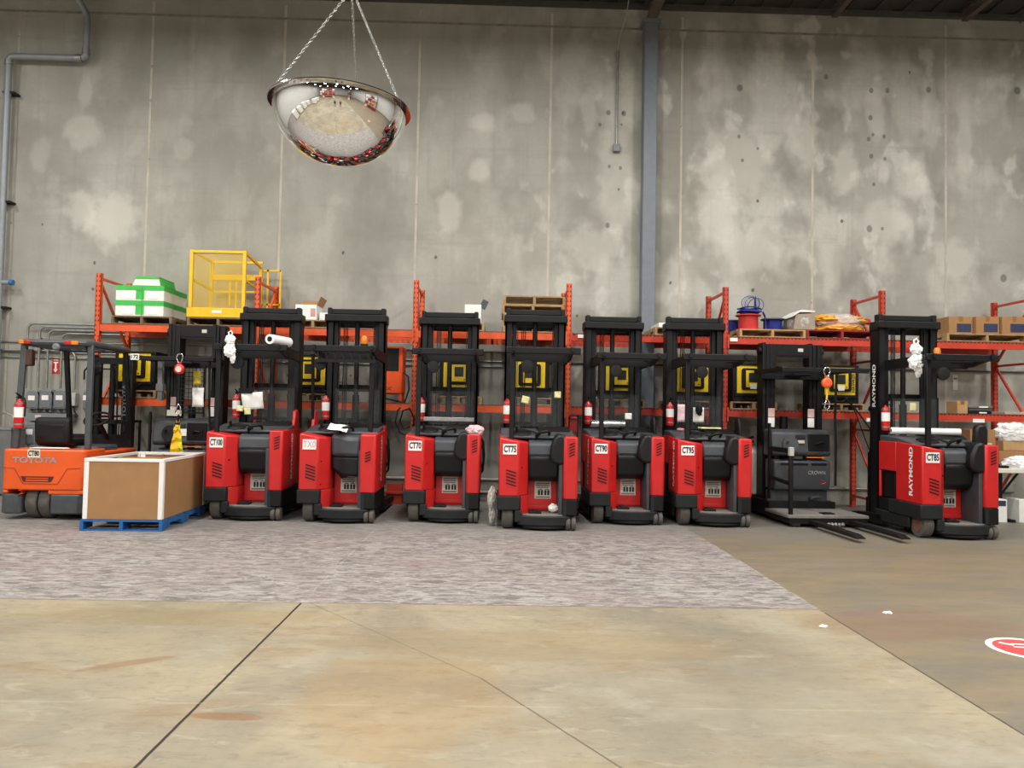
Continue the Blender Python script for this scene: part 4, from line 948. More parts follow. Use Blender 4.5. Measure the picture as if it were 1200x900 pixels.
# wrapped yellow load on the red pallet
pallet('red_pallet', 'red painted pallet under the wrapped yellow load', 5.46, 11.96, Zp, 1.14, .92, redpal, boards=7, h=.14)
T = thing('wrapped_load', 'clear wrapped load of yellow sacks on the red pallet', 'wrapped load', (5.55, 12.0, Zp+.143))
m = M(); m.blob((0.0, .42, .05), (.43, .38, .10), 3, .18, 2.2, 4, flat=.0); m.build('bottom_sack', mat('sack_yellow', '#e7a31b', .6, var=.08), T)
m = M(); m.blob((-.20, .42, .19), (.22, .36, .10), 5, .25, 2.4, 4, flat=.10); m.build('sack', mat('sack_yellow', '#e7a31b', .6), T)
m = M(); m.blob((.22, .42, .17), (.24, .36, .085), 8, .25, 2.4, 4, flat=.10); m.build('sack', mat('sack_ochre', '#c99a3e', .6, var=.15), T)
m = M(); m.blob((.40, .15, .16), (.05, .06, .05), 2, .2, 2, 3); m.build('sack_print', spoolr, T)
m = M(); m.blob((0, .42, .13), (.44, .40, .18), 12, .12, 2.6, 5, flat=.004); m.build('wrap_film', film, T)
T = thing('wrapped_box', 'clear plastic wrapped brown box beside the yellow load', 'box', (4.87, 12.0, Zp+.145))
m = M(); m.prism([(-.17, 0), (.17, 0), (.17, .26), (-.14, .24)], 'y', 0, .5); m.build('box_body', mat('box_grey_brown', '#9b8d7c', .7, var=.1), T)
m = M(); m.prism([(-.21, .19), (-.08, .27), (.15, .275), (.17, .29), (-.05, .31), (-.14, .26)], 'y', -.02, .52); m.build('lid_flap', boxw, T)
m = M(); m.blob((-.01, .25, .12), (.185, .28, .17), 14, .14, 2.6, 4, flat=.002); m.build('wrap_film', film, T)

# cartons at the right end
pallet('wooden_pallet', 'light wooden pallet under the printed cartons at the right', 7.78, 11.96, Zp, 1.30, .90, wood, boards=7)
cl = ['printed cardboard carton, leftmost of the row above truck CT85', 'printed cardboard carton, middle one of the row on the top shelf', 'printed cardboard carton, rightmost of the row by the rack post']
for i, (px, wpx, dy) in enumerate(((1124, 29, .12), (1155.5, 28, .05), (1187, 30, .0))):
    carton('printed_carton', cl[i], gx(px, 12.05+dy), 12.0+dy, Zp+.132, wpx*SX, .45, .285, card, group='printed cartons on the top shelf', print_=((.33, .93, .12, .60), navy))

# ------------------------------------------------------------------ battery chargers and things on the lower shelf
def charger(label, px, wd=.60, txt=None, notes=False):
    X = gx(px, 12.0); ZL = LOW+.003
    pallet('charger_pallet', 'small wooden pallet under the ' + label.split(' on ')[0].split(' behind ')[0] + ' ' + label.split(' ', 3)[3].replace('battery charger ', ''), X, 11.97, ZL, .70, .80, wood, boards=5, h=.12, group='charger pallets') if False else None
    t_ = thing('battery_charger', label, 'battery charger', (X, 12.02, ZL+.125), 0, 'yellow battery chargers on the lower shelf')
    m = M(); m.box(-wd/2, wd/2, .02, .50, .0, .60); m.build('case', blk, t_, .012)
    fx = .245
    m = M(); m.box(-fx, fx, .0, .02, .13, .57); m.build('front_panel', yel2, t_, .006)
    m = M(); m.box(-fx-.04, fx+.04, -.012, .02, .57, .60); m.box(-fx-.04, fx+.04, -.012, .02, .09, .13); m.build('panel_frame', blk, t_)
    m = M()
    m.prism([(-.155, .185), (.155, .185), (.175, .21), (.175, .50), (.155, .525), (-.155, .525), (-.175, .50), (-.175, .21)], 'y', -.03, .0); m.build('bezel', blk_dk, t_, .01)
    m = M(); a, b, c_, d_ = -.115, .115, .225, .49
    m.box(a, a+.045, -.045, -.03, c_, d_); m.box(b-.045, b, -.045, -.03, c_, d_); m.box(a+.045, b-.045, -.045, -.03, c_, c_+.075); m.box(a+.045, b-.045, -.045, -.03, d_-.04, d_); m.build('control_surround', yel2, t_, .004)
    m = M(); m.box(a+.045, b-.045, -.037, -.03, c_+.075, d_-.04); m.build('display', teal_w, t_)
    m = M(); m.cyl((.085, -.05, c_+.03), (.085, -.045, c_+.03), .012, 10); m.build('stop_button', red, t_)
    if txt: text('maker_lettering', 'HAWKER', ink, t_, (.235, -.003, .18), (0, 0, 1), (-1, 0, 0), .30, .05, .02)
    if notes:
        m = M(); m.box(-.05, .05, -.052, -.047, .20, .28); m.build('paper_note', paper, t_)
    m = M(); m.tube([(-.1, .0, .10), (-.12, -.03, .05), (-.02, -.05, .016), (.06, -.03, .05), (.12, .0, .10)], .011, 6); m.build('cable', blk_dk, t_)
    return t_
CH = [(155, 'yellow and black battery charger behind the orange forklift mast', 0, 0), (361, 'yellow and black battery charger behind the truck with faded plate', 0, 0),
      (537, 'yellow and black battery charger behind truck CT70', 0, 0), (620, 'yellow and black battery charger behind truck CT75', 0, 0),
      (728, 'yellow and black battery charger behind truck CT90', 0, 0), (812, 'yellow and black battery charger behind truck CT95', 0, 0),
      (882, 'yellow battery charger with paper note left of the order picker mast', 0, 1), (985, 'yellow battery charger with paper note right of the order picker mast', 1, 1)]
for px, lb, tx, nt in CH:
    if nt: pl = 'small wooden pallet under the charger %s of the order picker mast' % ('left' if px == 882 else 'right')
    else: pl = 'small wooden pallet under the battery charger behind ' + lb.split(' behind ')[1]
    pallet('charger_pallet', pl, gx(px, 12.0), 11.955, LOW+.003, .74, .85, wood, boards=5, h=.122, group='charger pallets on the lower shelf')
    charger(lb, px, .62, tx, nt)
ZL = LOW+.003
carton('small_carton', 'plain cardboard box on the lower shelf behind truck CT85', gx(1128, 12.05), 12.05, ZL, .17, .3, .20, card_lt)
t_ = thing('grey_tool_case', 'flat grey case pile on the right end of the lower shelf', 'case', (gx(1149, 12.05), 12.05, ZL))
m = M(); m.box(-.20, .18, 0, .3, 0, .05); m.build('lower_case', blk_dk, t_, .008)
m = M(); m.box(-.17, .20, .02, .3, .052, .09); m.box(-.2, .2, .0, .28, .09, .13); m.build('upper_case', gry_md, t_, .008)
m = M(); m.box(-.02, .10, -.004, .0, .01, .03); m.box(-.02, .12, -.004, .0, .10, .12); m.build('case_label', white, t_)
m = M(); m.box(-.17, .17, 0, .4, 0, .045); tag(m.build('flat_carton', mat('flat_box', '#b9a595', .7), None, .004, loc=(gx(1190, 12.05), 12.05, ZL)), 'flat pale carton at the right end of the lower shelf', 'box')
m = M(); m.blob((0, .1, .05), (.06, .08, .06), 3, .3, flat=0); m.blob((.09, .12, .03), (.05, .06, .04), 5, .3, flat=0); tag(m.build('cable_bundle', blk_dk, None, loc=(gx(1030, 12.05)-.05, 12.05, ZL)), 'dark coil of cables on the lower shelf by the rack post', 'cable')

# orange wall charger with its cable
T = thing('wall_charger', 'orange and black upright charger between the faded plate truck and CT70', 'battery charger', (gx(455, 12.15), 12.1, LOW+.003))
m = M(); m.box(-.20, .22, 0, .40, .14, .89); m.build('case', zap, T, .02)
m = M(); m.box(-.17, .155, -.006, 0, .50, .86); m.build('vent_panel', blk_dk, T, .004)
m = M(); m.box(-.19, -.15, .0, .38, .0, .14); m.box(.17, .21, .0, .38, .0, .14); m.build('stand_legs', zap, T)
m = M(); m.box(-.13, -.07, -.005, 0, .40, .45); m.box(-.13, -.06, -.005, 0, .30, .34); m.build('sticker', white, T)
text('maker_lettering', 'CAPOC', ink, T, (-.17, -.001, .20), FX, FZ, .22, .05, .02)
m = M(); m.tube([(.22, .02, .48), (.31, -.02, .42), (.33, -.05, .22), (.28, -.12, .02), (.18, -.2, -.12), (.15, -.22, -.30), (.22, -.22, -.46), (.33, -.2, -.50), (.42, -.2, -.40), (.43, -.2, -.22), (.36, -.2, -.08), (.26, -.2, -.12), (.22, -.2, -.28), (.28, -.2, -.40), (.38, -.2, -.36)], .013, 8)
m.tube([(-.2, -.05, .10), (0, -.09, .06), (.2, -.12, .02), (.30, -.16, -.05)], .013, 8); m.build('charging_cable', blk_dk, T)
# cables by the right charger
m = M(); P = lambda px, py, Y: tuple(at(px, py, Y))
m.tube([P(990, 466, 11.87), P(1003, 480, 11.85), P(1018, 500, 11.8), P(1032, 520, 11.75), P(1045, 530, 11.6)], .012, 6)
tag(m.build('charging_cable', blk_dk), 'black charging cable hanging from the right charger toward truck CT85', 'cable')
m = M(); m.tube([P(996, 468, 11.88), P(1005, 490, 11.87), P(1014, 515, 11.86), P(1024, 540, 11.86)], .008, 6)
tag(m.build('charging_cable', blk_dk), 'thin black cable hanging below the lower shelf by the rack post', 'cable')

# ------------------------------------------------------------------ pipes and electrics on the wall
def pipe(name, label, pts, r, mt, cat='pipe', group=None, bend=.12, n=10, parent=None):
    pts = [Vector(p) for p in pts]; out = [pts[0]]
    for a, b, c_ in zip(pts, pts[1:], pts[2:]):
        u = (a-b).normalized(); v = (c_-b).normalized(); d = min(bend, (a-b).length*.45, (c_-b).length*.45)
        for i in range(7):
            s_ = i/6; out.append((b+u*d)*(1-s_)**2 + b*2*s_*(1-s_) + (b+v*d)*s_**2)
    out.append(pts[-1]); m = M(); m.tube(out, r, n)
    o = m.build(name, mt, parent)
    return tag(o, label, cat, group) if label else o
PY = WALL_Y-.16
p1, p2, p3, p4 = at(-1, 340, PY), at(10, 87, PY), at(100, 83, PY), at(104, 12, PY)
DR = thing('drain_pipe', 'grey drain pipe stepping up the wall at the far left', 'pipe')
pipe('pipe_run', None, [(p1.x, PY, .3), (p1.x, PY, 7.35), (p3.x, PY, 7.35), (p3.x, PY, 8.1), (p3.x-.25, PY-.3, 8.6)], .055, pipe_g, parent=DR, bend=.10, n=14)
m = M(); m.cyl((p1.x, PY, 7.20), (p1.x, PY, 7.28), .068, 14); m.cyl((p3.x-.16, PY, 7.35), (p3.x-.06, PY, 7.35), .068, 14); m.cyl((p3.x, PY, 7.42), (p3.x, PY, 7.50), .068, 14); m.build('coupling', galv, DR)
for py in (108, 236, 360):
    z = at(3, py, PY).z; m = M(); m.box(p1.x-.075, p1.x+.12, PY-.02, WALL_Y-.001, z-.015, z+.015); m.build('pipe_clamp', blk, DR)
z = at(12, 331, PY).z
m = M(); m.cyl((p1.x, PY, z), (p1.x+.20, PY, z), .04, 12); m.build('branch_stub', pipe_g, DR)
m = M(); m.cyl((p1.x+.17, PY, z), (p1.x+.23, PY, z), .048, 12); m.build('blue_cap', mat('cap_blue', '#2f6fa8', .5), DR)
EY = WALL_Y-.10
X1 = gx(250, EY)
nest = ['outermost', 'second from outside', 'third from outside', 'innermost']
for i, (px, py, pb) in enumerate(((33, 379, 440), (47, 383, 440), (57, 387, 440), (73, 391, 440))):
    q = at(px, py, EY); b = at(px, pb, EY)
    pipe('conduit', 'galvanised conduit bending down to the switches, %s of the nest' % nest[i], [(X1, EY, q.z), (q.x, EY, q.z), (q.x, EY, 1.74)], .020, galv, 'conduit', 'bent conduits on the wall', .12)
rows = [(401, 'thin conduit running level on the wall, highest of the rows', .013), (413, 'level wall conduit just under the highest row', .015), (419, 'level wall conduit, lowest of the rows behind the forklift', .015)]
for py, lb, r_ in rows:
    z = at(60, py, EY).z; pipe('conduit', lb, [(-13, WALL_Y-.018, z), (gx(600, EY), WALL_Y-.018, z)], r_, galv, 'conduit')
q = at(87, 412, EY); z = at(60, 412, EY).z
pipe('conduit', 'conduit turning down to the right-hand switch box', [(-12, WALL_Y-.058, z+.015), (q.x, WALL_Y-.058, z+.015), (q.x, WALL_Y-.058, 1.74)], .018, galv, 'conduit', None, .14)
q = at(99, 432, EY); pipe('conduit', 'dark conduit turning down behind the rack post', [(gx(165, EY), EY, q.z), (q.x, EY, q.z), (q.x, EY, 1.9)], .014, blk, 'conduit', None, .06)
z = at(45, 402, EY).z; m = M(); m.box(gx(41.5, EY), gx(44.5, EY), WALL_Y-.05, WALL_Y-.045, z-.10, z+.09); m.box(gx(41.5, EY), gx(44.5, EY), WALL_Y-.05, WALL_Y-.001, z-.10, z-.09); tag(m.build('conduit_strut', blk), 'short black strut clamp behind the bent conduits', 'bracket')
z = at(900, 432, EY).z
pipe('conduit', 'dark level conduit along the wall behind the racks', [(gx(612, EY), WALL_Y-.025, z+.03), (12, WALL_Y-.025, z+.03)], .016, mat('conduit_dark', '#55534e', .5, .3), 'conduit')
for px0, px1, py, lb in ((360, 700, 562, 'white level pipe low on the wall between trucks, upper of two'), (360, 700, 577, 'white level pipe low on the wall between trucks, lower of two')):
    z = at(573, py, EY).z; pipe('wall_pipe', lb, [(gx(px0, EY), WALL_Y-.04, z), (gx(px1, EY), WALL_Y-.04, z)], .022, mat('pipe_white', '#c9c6bd', .5), 'pipe')
z = at(980, 573, EY).z; pipe('wall_pipe', 'grey pipe low on the wall right of the order picker', [(gx(860, EY), WALL_Y-.04, z), (gx(1190, EY), WALL_Y-.04, z)], .022, galv, 'pipe')
# drop conduit with outlet box at the top centre
q = at(723, 168, EY); T = thing('outlet_drop', 'thin conduit dropping down the upper wall to a grey outlet box', 'conduit')
m = M(); m.cyl((q.x, WALL_Y-.04, q.z), (q.x, WALL_Y-.04, 7.75), .016, 10); m.cyl((q.x, WALL_Y-.04, 7.7), (q.x, WALL_Y-.04, 7.8), .026, 10); m.build('conduit_tube', galv, T)
m = M(); m.tube([(q.x, WALL_Y-.04, 7.8), (q.x+.02, WALL_Y-.1, 8.0), (q.x+.10, WALL_Y-.25, 8.3), (q.x+.14, WALL_Y-.4, 8.62)], .009, 6); m.build('flexible_lead', galv, T)
m = M(); m.box(q.x-.06, q.x+.06, WALL_Y-.09, WALL_Y-.001, q.z-.13, q.z); m.build('outlet_box', boxg, T, .008)
# switches
BY = WALL_Y-.17
def switch_box(label, px, py0, py1, wpx, lever=True, note=True):
    a = at(px, py0, BY); b = at(px, py1, BY); w_ = wpx*BY/900
    t_ = thing('switch_box', label, 'switch box', (a.x, BY, b.z), 0, 'grey electrical switches on the wall'); h_ = a.z-b.z
    m = M(); m.box(-w_/2, w_/2, .0, .165, 0, h_*.86); m.prism([(-w_/2, h_*.86), (w_/2, h_*.86), (w_/2-.03, h_), (-w_/2+.03, h_)], 'y', .02, .165); m.build('enclosure', boxg, t_, .01)
    m = M(); m.box(-w_/2+.015, w_/2-.015, -.008, 0, .02, h_*.84); m.build('cover', mat('switch_cover', '#6d7274', .5), t_, .006)
    if note: m = M(); m.box(-.055, .055, -.012, -.008, h_*.45, h_*.70); m.build('paper_label', white, t_)
    if lever: m = M(); m.box(w_/2, w_/2+.018, .03, .09, h_*.25, h_*.85); m.bar((w_/2+.008, .04, h_*.7), (w_/2+.008, -.02, h_*.9), .014, .014); m.build('handle', blk, t_)
    m = M()
    for q_ in (-.05, .05): m.cyl((q_, .08, -.055), (q_, .08, .0), .022, 10)
    m.build('nipple', boxg, t_)
    return t_
switch_box('grey disconnect switch, leftmost of the three in a row', 37.5, 457, 479, 14)
switch_box('grey disconnect switch, middle one of the three in a row', 53.5, 456.5, 479, 14)
switch_box('grey disconnect switch with a red mark, right one of three', 70, 456.5, 479, 14)
switch_box('grey disconnect switch below the cable trough', 35, 495, 521, 13)
switch_box('grey disconnect switch standing alone right of the others', 102, 456, 480, 9)
a, b = at(29, 484, BY), at(84, 494, BY)
T = thing('cable_trough', 'grey metal cable trough below the row of switches', 'cable trough', (0, 0, 0))
m = M(); m.box(a.x, b.x, BY+.01, WALL_Y-.001, b.z, a.z); m.build('trough_body', boxg, T, .006)
m = M(); m.box(gx(41, BY), gx(48, BY), BY+.004, BY+.01, b.z+.05, a.z-.03); m.build('trough_label', decal, T)
q = at(82.5, 468, BY); T = thing('junction_box', 'pale grey box on the wall right of the three switches', 'junction box', (q.x, BY+.05, q.z))
m = M(); m.box(-.05, .05, 0, .119, -.11, .11); m.build('enclosure', mat('pale_box', '#b9b8b2', .5), T, .01)
m = M(); m.tube([(.0, .05, -.11), (.03, .03, -.2), (.09, .02, -.28), (.05, .02, -.30)], .014, 8); m.build('cable', blk_dk, T)
z = .0; a = at(0, 505, WALL_Y-.4)
T = thing('grey_bin', 'grey metal cabinet at the left edge behind the forklift', 'cabinet', (gx(4, WALL_Y-.6), WALL_Y-.66, 0))
m = M(); m.box(-.3, .17, 0, .4, .02, gz(5, 503, WALL_Y-.4)); m.build('cabinet_body', gry_md, T, .01)
m = M(); m.box(-.31, .18, -.01, .41, gz(5, 503, WALL_Y-.4), gz(5, 501, WALL_Y-.4)+.01); m.build('cabinet_lid', boxg, T)
m = M(); m.tube([(-.22, .1, 1.12), (-.16, .1, 1.27), (0, .1, 1.33), (.13, .1, 1.28), (.16, .1, 1.12)], .014, 8); m.build('hoop_handle', galv, T)
q0, q1 = at(61, 420.5, WALL_Y-.02), at(68.5, 438, WALL_Y-.02)
T = thing('extinguisher_sign', 'small red sign with a white arrow above the forklift', 'sign', ((q0.x+q1.x)/2, WALL_Y-.006, q1.z))
ww, h_ = q1.x-q0.x, q0.z-q1.z
m = M(); m.box(-ww/2, ww/2, 0, .005, 0, h_); m.build('sign_plate', extr, T)
m = M(); m.box(-.014, .014, -.002, 0, .07, h_*.72); m.prism([(-.035, .08), (.035, .08), (0, .02)], 'y', -.002, 0); m.box(-.04, .04, -.002, 0, h_*.72, h_*.80); m.box(-.042, .042, -.002, 0, h_*.9, h_*.95); m.build('arrow_print', white, T)
# papers taped to the wall behind the trucks
for i, (px, py, w_, h_, lb) in enumerate(((919, 437, 12, 14, 'grey notice on the wall seen through the order picker mast'), (1120, 448, 6, 18, 'white notice on the wall right of the mast of CT85'), (918, 485, 11, 15, 'pale grey box plate on the wall low behind the order picker'))):
    q = at(px, py, WALL_Y-.02); m = M(); m.box(q.x-w_*.0073, q.x+w_*.0073, WALL_Y-.012, WALL_Y-.002, q.z-h_*.0073, q.z+h_*.0073); m.box(q.x-w_*.005, q.x+w_*.005, WALL_Y-.014, WALL_Y-.012, q.z+h_*.003, q.z+h_*.004, 1); tag(m.build('wall_notice', [decal, ink]), lb, 'notice')

# ------------------------------------------------------------------ dome mirror
DM = thing('dome_mirror', 'half dome safety mirror hanging on chains high above the floor', 'mirror', (-1.388, 6.6, 4.095)); DM.rotation_euler = (0, R(2.2), 0)
mir = NT('mirror_acrylic').out((.90, .90, .89, 1), .015, Metallic=1.0)
a_, b_ = .570, .487
pr = [(a_*math.cos(R(90-90*i/40)) if i else .0005, -b_*math.sin(R(90-90*i/40))) for i in range(41)]
m = M(); m.lathe(pr, 96, cap=False); m.build('dome', mir, DM)
m = M(); m.lathe([(.565, -.008), (.606, -.008), (.611, 0), (.606, .010), (.565, .010)], 96, cap=False); m.build('rim', mat('rim_gloss', '#c9c4c0', .10, 1.0), DM)
m = M(); m.lathe([(.0005, .006), (.56, .006)], 64, cap=False); m.build('backing_sheet', mat('backing_board', '#6d6a64', .8), DM)
hookp = Vector((.03, 0, 1.06))
for i, (ang) in enumerate((205, 85, -25)):
    p0 = Vector((.585*math.cos(R(ang)), .585*math.sin(R(ang)), .012)); d = hookp-p0; n = int(d.length/.030); t = d.normalized(); u = t.orthogonal().normalized()
    if abs(u.y) > .8: u = t.cross(u)
    m = M()
    for k in range(n):
        c_ = p0 + d*(k+.5)/n; s_ = u if k % 2 else t.cross(u); L_ = d.length/n*.72
        m.tube([c_ + t*(L_*math.cos(a)) + s_*(.0095*math.sin(a)) for a in [2*math.pi*j/8 for j in range(8)]], .0032, 5, closed=True)
    m.build('chain', galv, DM)
m = M(); m.tube([(hookp.x, 0, 1.06), (hookp.x+.03, 0, 1.09), (hookp.x+.02, 0, 1.14), (hookp.x, 0, 1.16), (hookp.x-.30, 0, 4.49)], .008, 6); m.build('hanging_cable', galv, DM)

# ------------------------------------------------------------------ loose things on and around the trucks
def W(T, p): return loc_pt(T, p)
def sheet(name, label, T, p, w_, h_, rz=0, tilt=0, mt=paper, cat='paper', curl=.01):
    m = M(); n = 6
    vs = [(-w_/2+w_*i/n, curl*math.sin(i*1.3+j), -h_/2+h_*j/n) for j in range(n+1) for i in range(n+1)]
    m.add(vs, [(j*(n+1)+i, j*(n+1)+i+1, (j+1)*(n+1)+i+1, (j+1)*(n+1)+i) for j in range(n) for i in range(n)])
    o = m.build(name, mt, loc=W(T, p)); o.rotation_euler = (R(tilt), R(rz), T.rotation_euler.z)
    md = o.modifiers.new('thick', 'SOLIDIFY'); md.thickness = .002
    return tag(o, label, cat)
sheet('paper_sheet', 'white paper sheets clipped above the console of truck CT100', A, (-.17, .90, 1.58), .30, .24, -6)
m = M(); m.box(-.10, .10, -.01, .01, -.012, .06); tag(m.build('clipboard_clip', blk_dk, loc=W(A, (-.27, .90, 1.70))), 'black clip holding the white papers on truck CT100', 'clip')
sheet('sticky_note', 'pale yellow note under the papers on truck CT100, left one', A, (-.34, .88, 1.47), .09, .08, 4, 0, yel_note, 'note', .004)
sheet('sticky_note', 'pale yellow note under the papers on truck CT100, right one', A, (-.23, .88, 1.43), .09, .09, -4, 0, yel_note, 'note', .004)
sheet('paper_sheet', 'white paper sheet clipped to the mesh guard behind truck CT100', OQ, (.16, .55, 1.62), .165, .28, 0)
sheet('safety_vest_patch', 'small yellow grid card above the paper on the mesh guard', OQ, (.14, .55, 1.90), .11, .20, 0, 0, mat('grid_yellow', '#c8ae22', .6), 'card')
sheet('paper_sheet', 'white paper lying on the console of the faded plate truck', B, (-.02, .17, 1.245), .26, .20, 8, -68, paper, 'paper', .006)
sheet('sticky_note', 'tilted cream note on the clear shield of truck CT75', E_, (-.135, .98, 1.665), .10, .10, 12, 0, yel_note, 'note', .004)
sheet('sticky_note', 'square cream note on the right of the CT75 shield', E_, (.315, .98, 1.745), .09, .09, 0, 0, yel_note, 'note', .004)
sheet('sticky_note', 'cream note on the mast of truck CT85', J, (.02, 1.05, 1.665), .09, .11, 0, 0, yel_note, 'note', .004)
sheet('paper_sheet', 'white and pink paper on the clipboard of truck CT95', H_, (-.19, 1.0, 1.52), .18, .26, 0, 0, mat('paper_pink', '#ecc9d0', .7, var=.2), 'paper', .006)
sheet('paper_sheet', 'white paper hanging behind the guard post of CT95', H_, (.03, 1.0, 1.50), .16, .22, 0, 0, paper, 'paper', .006)
m = M(); m.blob((0, 0, 0), (.05, .03, .09), 3, .3); tag(m.build('hanging_glove', blk_dk, loc=W(H_, (.03, .96, 1.58))), 'black glove hanging in front of the paper on truck CT95', 'glove')
sheet('sticky_note', 'white note stuck beside the mast of truck CT90', G, (.18, .86, 1.46), .10, .09, 0, 0, white, 'note', .003)
def roll(name, label, T, p0, p1, r, mt, cat, hollow=True):
    m = M(); p0, p1 = W(T, p0), W(T, p1); d = (p1-p0)
    m.cyl(p0, p1, r, 22); t_ = m.build(name, mt)
    if hollow:
        m = M(); m.cyl(p0-d.normalized()*.002, p0+d*.02, r*.55, 16); o = m.build('core_hole', blk_dk, t_)
    return tag(t_, label, cat)
roll('paper_roll', 'white paper roll lying on the overhead guard of truck CT100', A, (.30, -.02, 2.395), (.43, .45, 2.395), .065, paper, 'paper roll')
roll('silver_tube', 'silver foil tube lying across the deck of truck CT90', G, (-.41, .62, 1.345), (.08, .66, 1.345), .055, mat('foil', '#c9c9c9', .25, .85, var=.15), 'tube')
roll('white_tube', 'long white tube lying across the deck of truck CT85', J, (-.44, .80, 1.335), (.40, .60, 1.335), .045, white, 'tube')
m = M(); p0 = W(D, (-.32, .70, 1.36)); m.box(0, .72, 0, .04, -.02, .04); tag(m.build('aluminium_bar', mat('aluminium', '#a8a8a6', .4, .6), None, .006, loc=p0), 'flat aluminium bar lying across the deck of truck CT70', 'bar')
m = M(); m.blob((0, 0, 0), (.115, .09, .075), 6, .22, 2.6, 5); tag(m.build('bubble_wrap', mat('bubble_wrap_pink', '#d5b8bb', .45, var=.1)), 'pink bubble wrap taped over the corner of truck CT70', 'bubble wrap').location = W(D, (.43, .10, 1.235))
m = M(); m.blob((0, 0, .33), (.055, .13, .16), 9, .2, 2.2, 5, flat=0); m.blob((.01, .02, .15), (.045, .10, .15), 4, .22, 2.2, 5, flat=0); tag(m.build('white_sack', mat('sack_cloth', '#b7b4ac', .85, var=.12), None, 0, True, W(E_, (-.575, .35, .02))), 'crumpled white plastic sack hanging on the left of truck CT75', 'sack')
def bag(label, T, p, s=1.0, mt=bagm):
    t_ = thing('plastic_bag', label, 'plastic bag', W(T, p)); t_.scale = (s, s, s)
    m = M(); m.blob((0, 0, -.14), (.10, .07, .13), 2, .34, 2.0, 5); m.blob((.05, .02, -.26), (.05, .04, .11), 5, .3, 2.2, 4); m.build('bag_body', mt, t_)
    m = M(); m.blob((0, 0, .06), (.09, .06, .085), 7, .28, 2.2, 4); m.tube([(-.02, 0, .13), (-.03, 0, .19), (.01, 0, .22), (.04, 0, .18), (.02, 0, .13)], .014, 8); m.build('bag_knot', mt, t_)
    return t_
bag('white plastic bag knotted on the guard of truck CT100', A, (-.20, -.065, 2.33), .72)
bag('white plastic bag knotted on the guard of truck CT85', J, (-.405, .28, 2.35), .85)
m = M(); m.blob((0, 0, 0), (.06, .05, .05), 2, .4); tag(m.build('crumpled_tissue', paper, loc=W(E_, (.22, .22, .262))), 'crumpled white tissue on the platform of truck CT75', 'tissue')
m = M(); m.blob((0, 0, 0), (.05, .03, .02), 2, .4); tag(m.build('pink_rag', mat('rag_pink', '#d98c98', .8), loc=W(H_, (-.30, .70, 1.285))), 'small pink rag on the deck of truck CT95', 'rag')
m = M(); m.box(-.14, .14, -.1, .1, 0, .02); tag(m.build('yellow_pad', yel_note, loc=W(H_, (.12, .72, 1.305))), 'pale yellow note pad on the deck of truck CT95', 'note pad')
# pump cart between CT75 and CT90
T = thing('pump_cart', 'red and black hand truck standing between trucks CT75 and CT90', 'hand truck', (1.20, 11.47, 0)); T.scale = (.46, 1, 1)
m = M(); m.box(-.20, -.16, 0, .05, .05, 1.45); m.box(.08, .12, 0, .05, .05, 1.45); m.box(-.2, .12, 0, .05, 1.40, 1.45); m.build('frame', blk, T, .01)
m = M(); m.box(-.18, .10, .01, .06, 1.20, 1.38); m.box(-.16, .08, -.02, .0, 1.40, 1.44); m.build('red_panel', red_dk, T, .01)
m = M(); m.box(-.2, .12, -.30, .05, .03, .06); m.build('toe_plate', blk, T)
for q in (-.22, .11):
    m = M(); m.lathe([(.02, -.02), (.09, -.02), (.09, .02), (.02, .02)], 16, ax='x'); m.build('wheel', tyre, T, loc=(q+.02, .10, .09))
m = M(); m.box(gx(456, 12.3), gx(474, 12.3), 12.25, 12.35, .0, .32); m.box(gx(456, 12.3)-.03, gx(474, 12.3)+.03, 12.2, 12.4, .16, .20); tag(m.build('floor_stop', orange_r, None, .006), 'low orange steel floor stop right of the faded plate truck', 'floor stop')
# reel stand at the side of CT85
T = thing('floor_jack', 'tall black trolley with a grey bag between order picker and CT85', 'trolley', (gx(1031, 11.2)-.02, 11.15, 0))
m = M(); m.box(-.16, -.12, 0, .05, .04, 1.0); m.box(.10, .14, 0, .05, .04, 1.0); m.tube([(-.14, .025, 1.0), (-.11, .025, 1.06), (.09, .025, 1.06), (.12, .025, 1.0)], .02, 8); m.box(-.16, .14, 0, .05, .56, .61); m.box(-.16, .14, 0, .3, .03, .06); m.build('frame', blk, T)
m = M(); m.box(-.10, .09, -.01, .20, .36, .54); m.build('red_motor', red_dk, T, .02)
m = M(); m.box(-.12, .10, .0, .2, .06, .34); m.build('lower_box', blk_dk, T, .02)

# ------------------------------------------------------------------ table and boxes at the right edge
TY = 11.15
tx = gx(1158, TY); zt = gz(1180, 549, TY)
T = thing('work_table', 'white folding table at the right edge beside truck CT85', 'table', (tx+.75, TY, 0))
m = M(); m.box(-.72, .80, 0, .72, zt-.07, zt); m.build('table_top', tablew, T, .01)
for q in (-.35, .6):
    m = M(); m.box(q-.035, q+.035, .34, .40, .04, zt-.07); m.box(q-.04, q+.04, .05, .68, .0, .04); m.bar((q, .36, .35), (q+(.3 if q < 0 else -.3), .36, zt-.07), .025, .025); m.build('table_leg', blk, T)
m = M(); m.box(-.35, .6, .36, .39, .12, .15); m.build('stretcher', galv, T)
z = zt+.002
m = M(); m.blob((0, .2, .06), (.22, .18, .11), 4, .25, 2.2, 5, flat=0); tag(m.build('plastic_bag', bagm, loc=(gx(1199, TY+.1), TY+.0, z)), 'white plastic bag lying on the white table', 'plastic bag')
m = M(); m.box(-.12, .10, 0, .09, 0, .035); m.box(-.10, -.02, .02, .08, .035, .06); tag(m.build('scanner_tray', blk_dk, None, .01, loc=(gx(1176, TY), TY+.02, z)), 'flat black tray on the white table', 'tray')
carton('open_box_shelf', 'low brown cardboard box at the back of the white table', gx(1178, TY+.55)+.05, TY+.46, z, .42, .24, .24, card, tape=False)
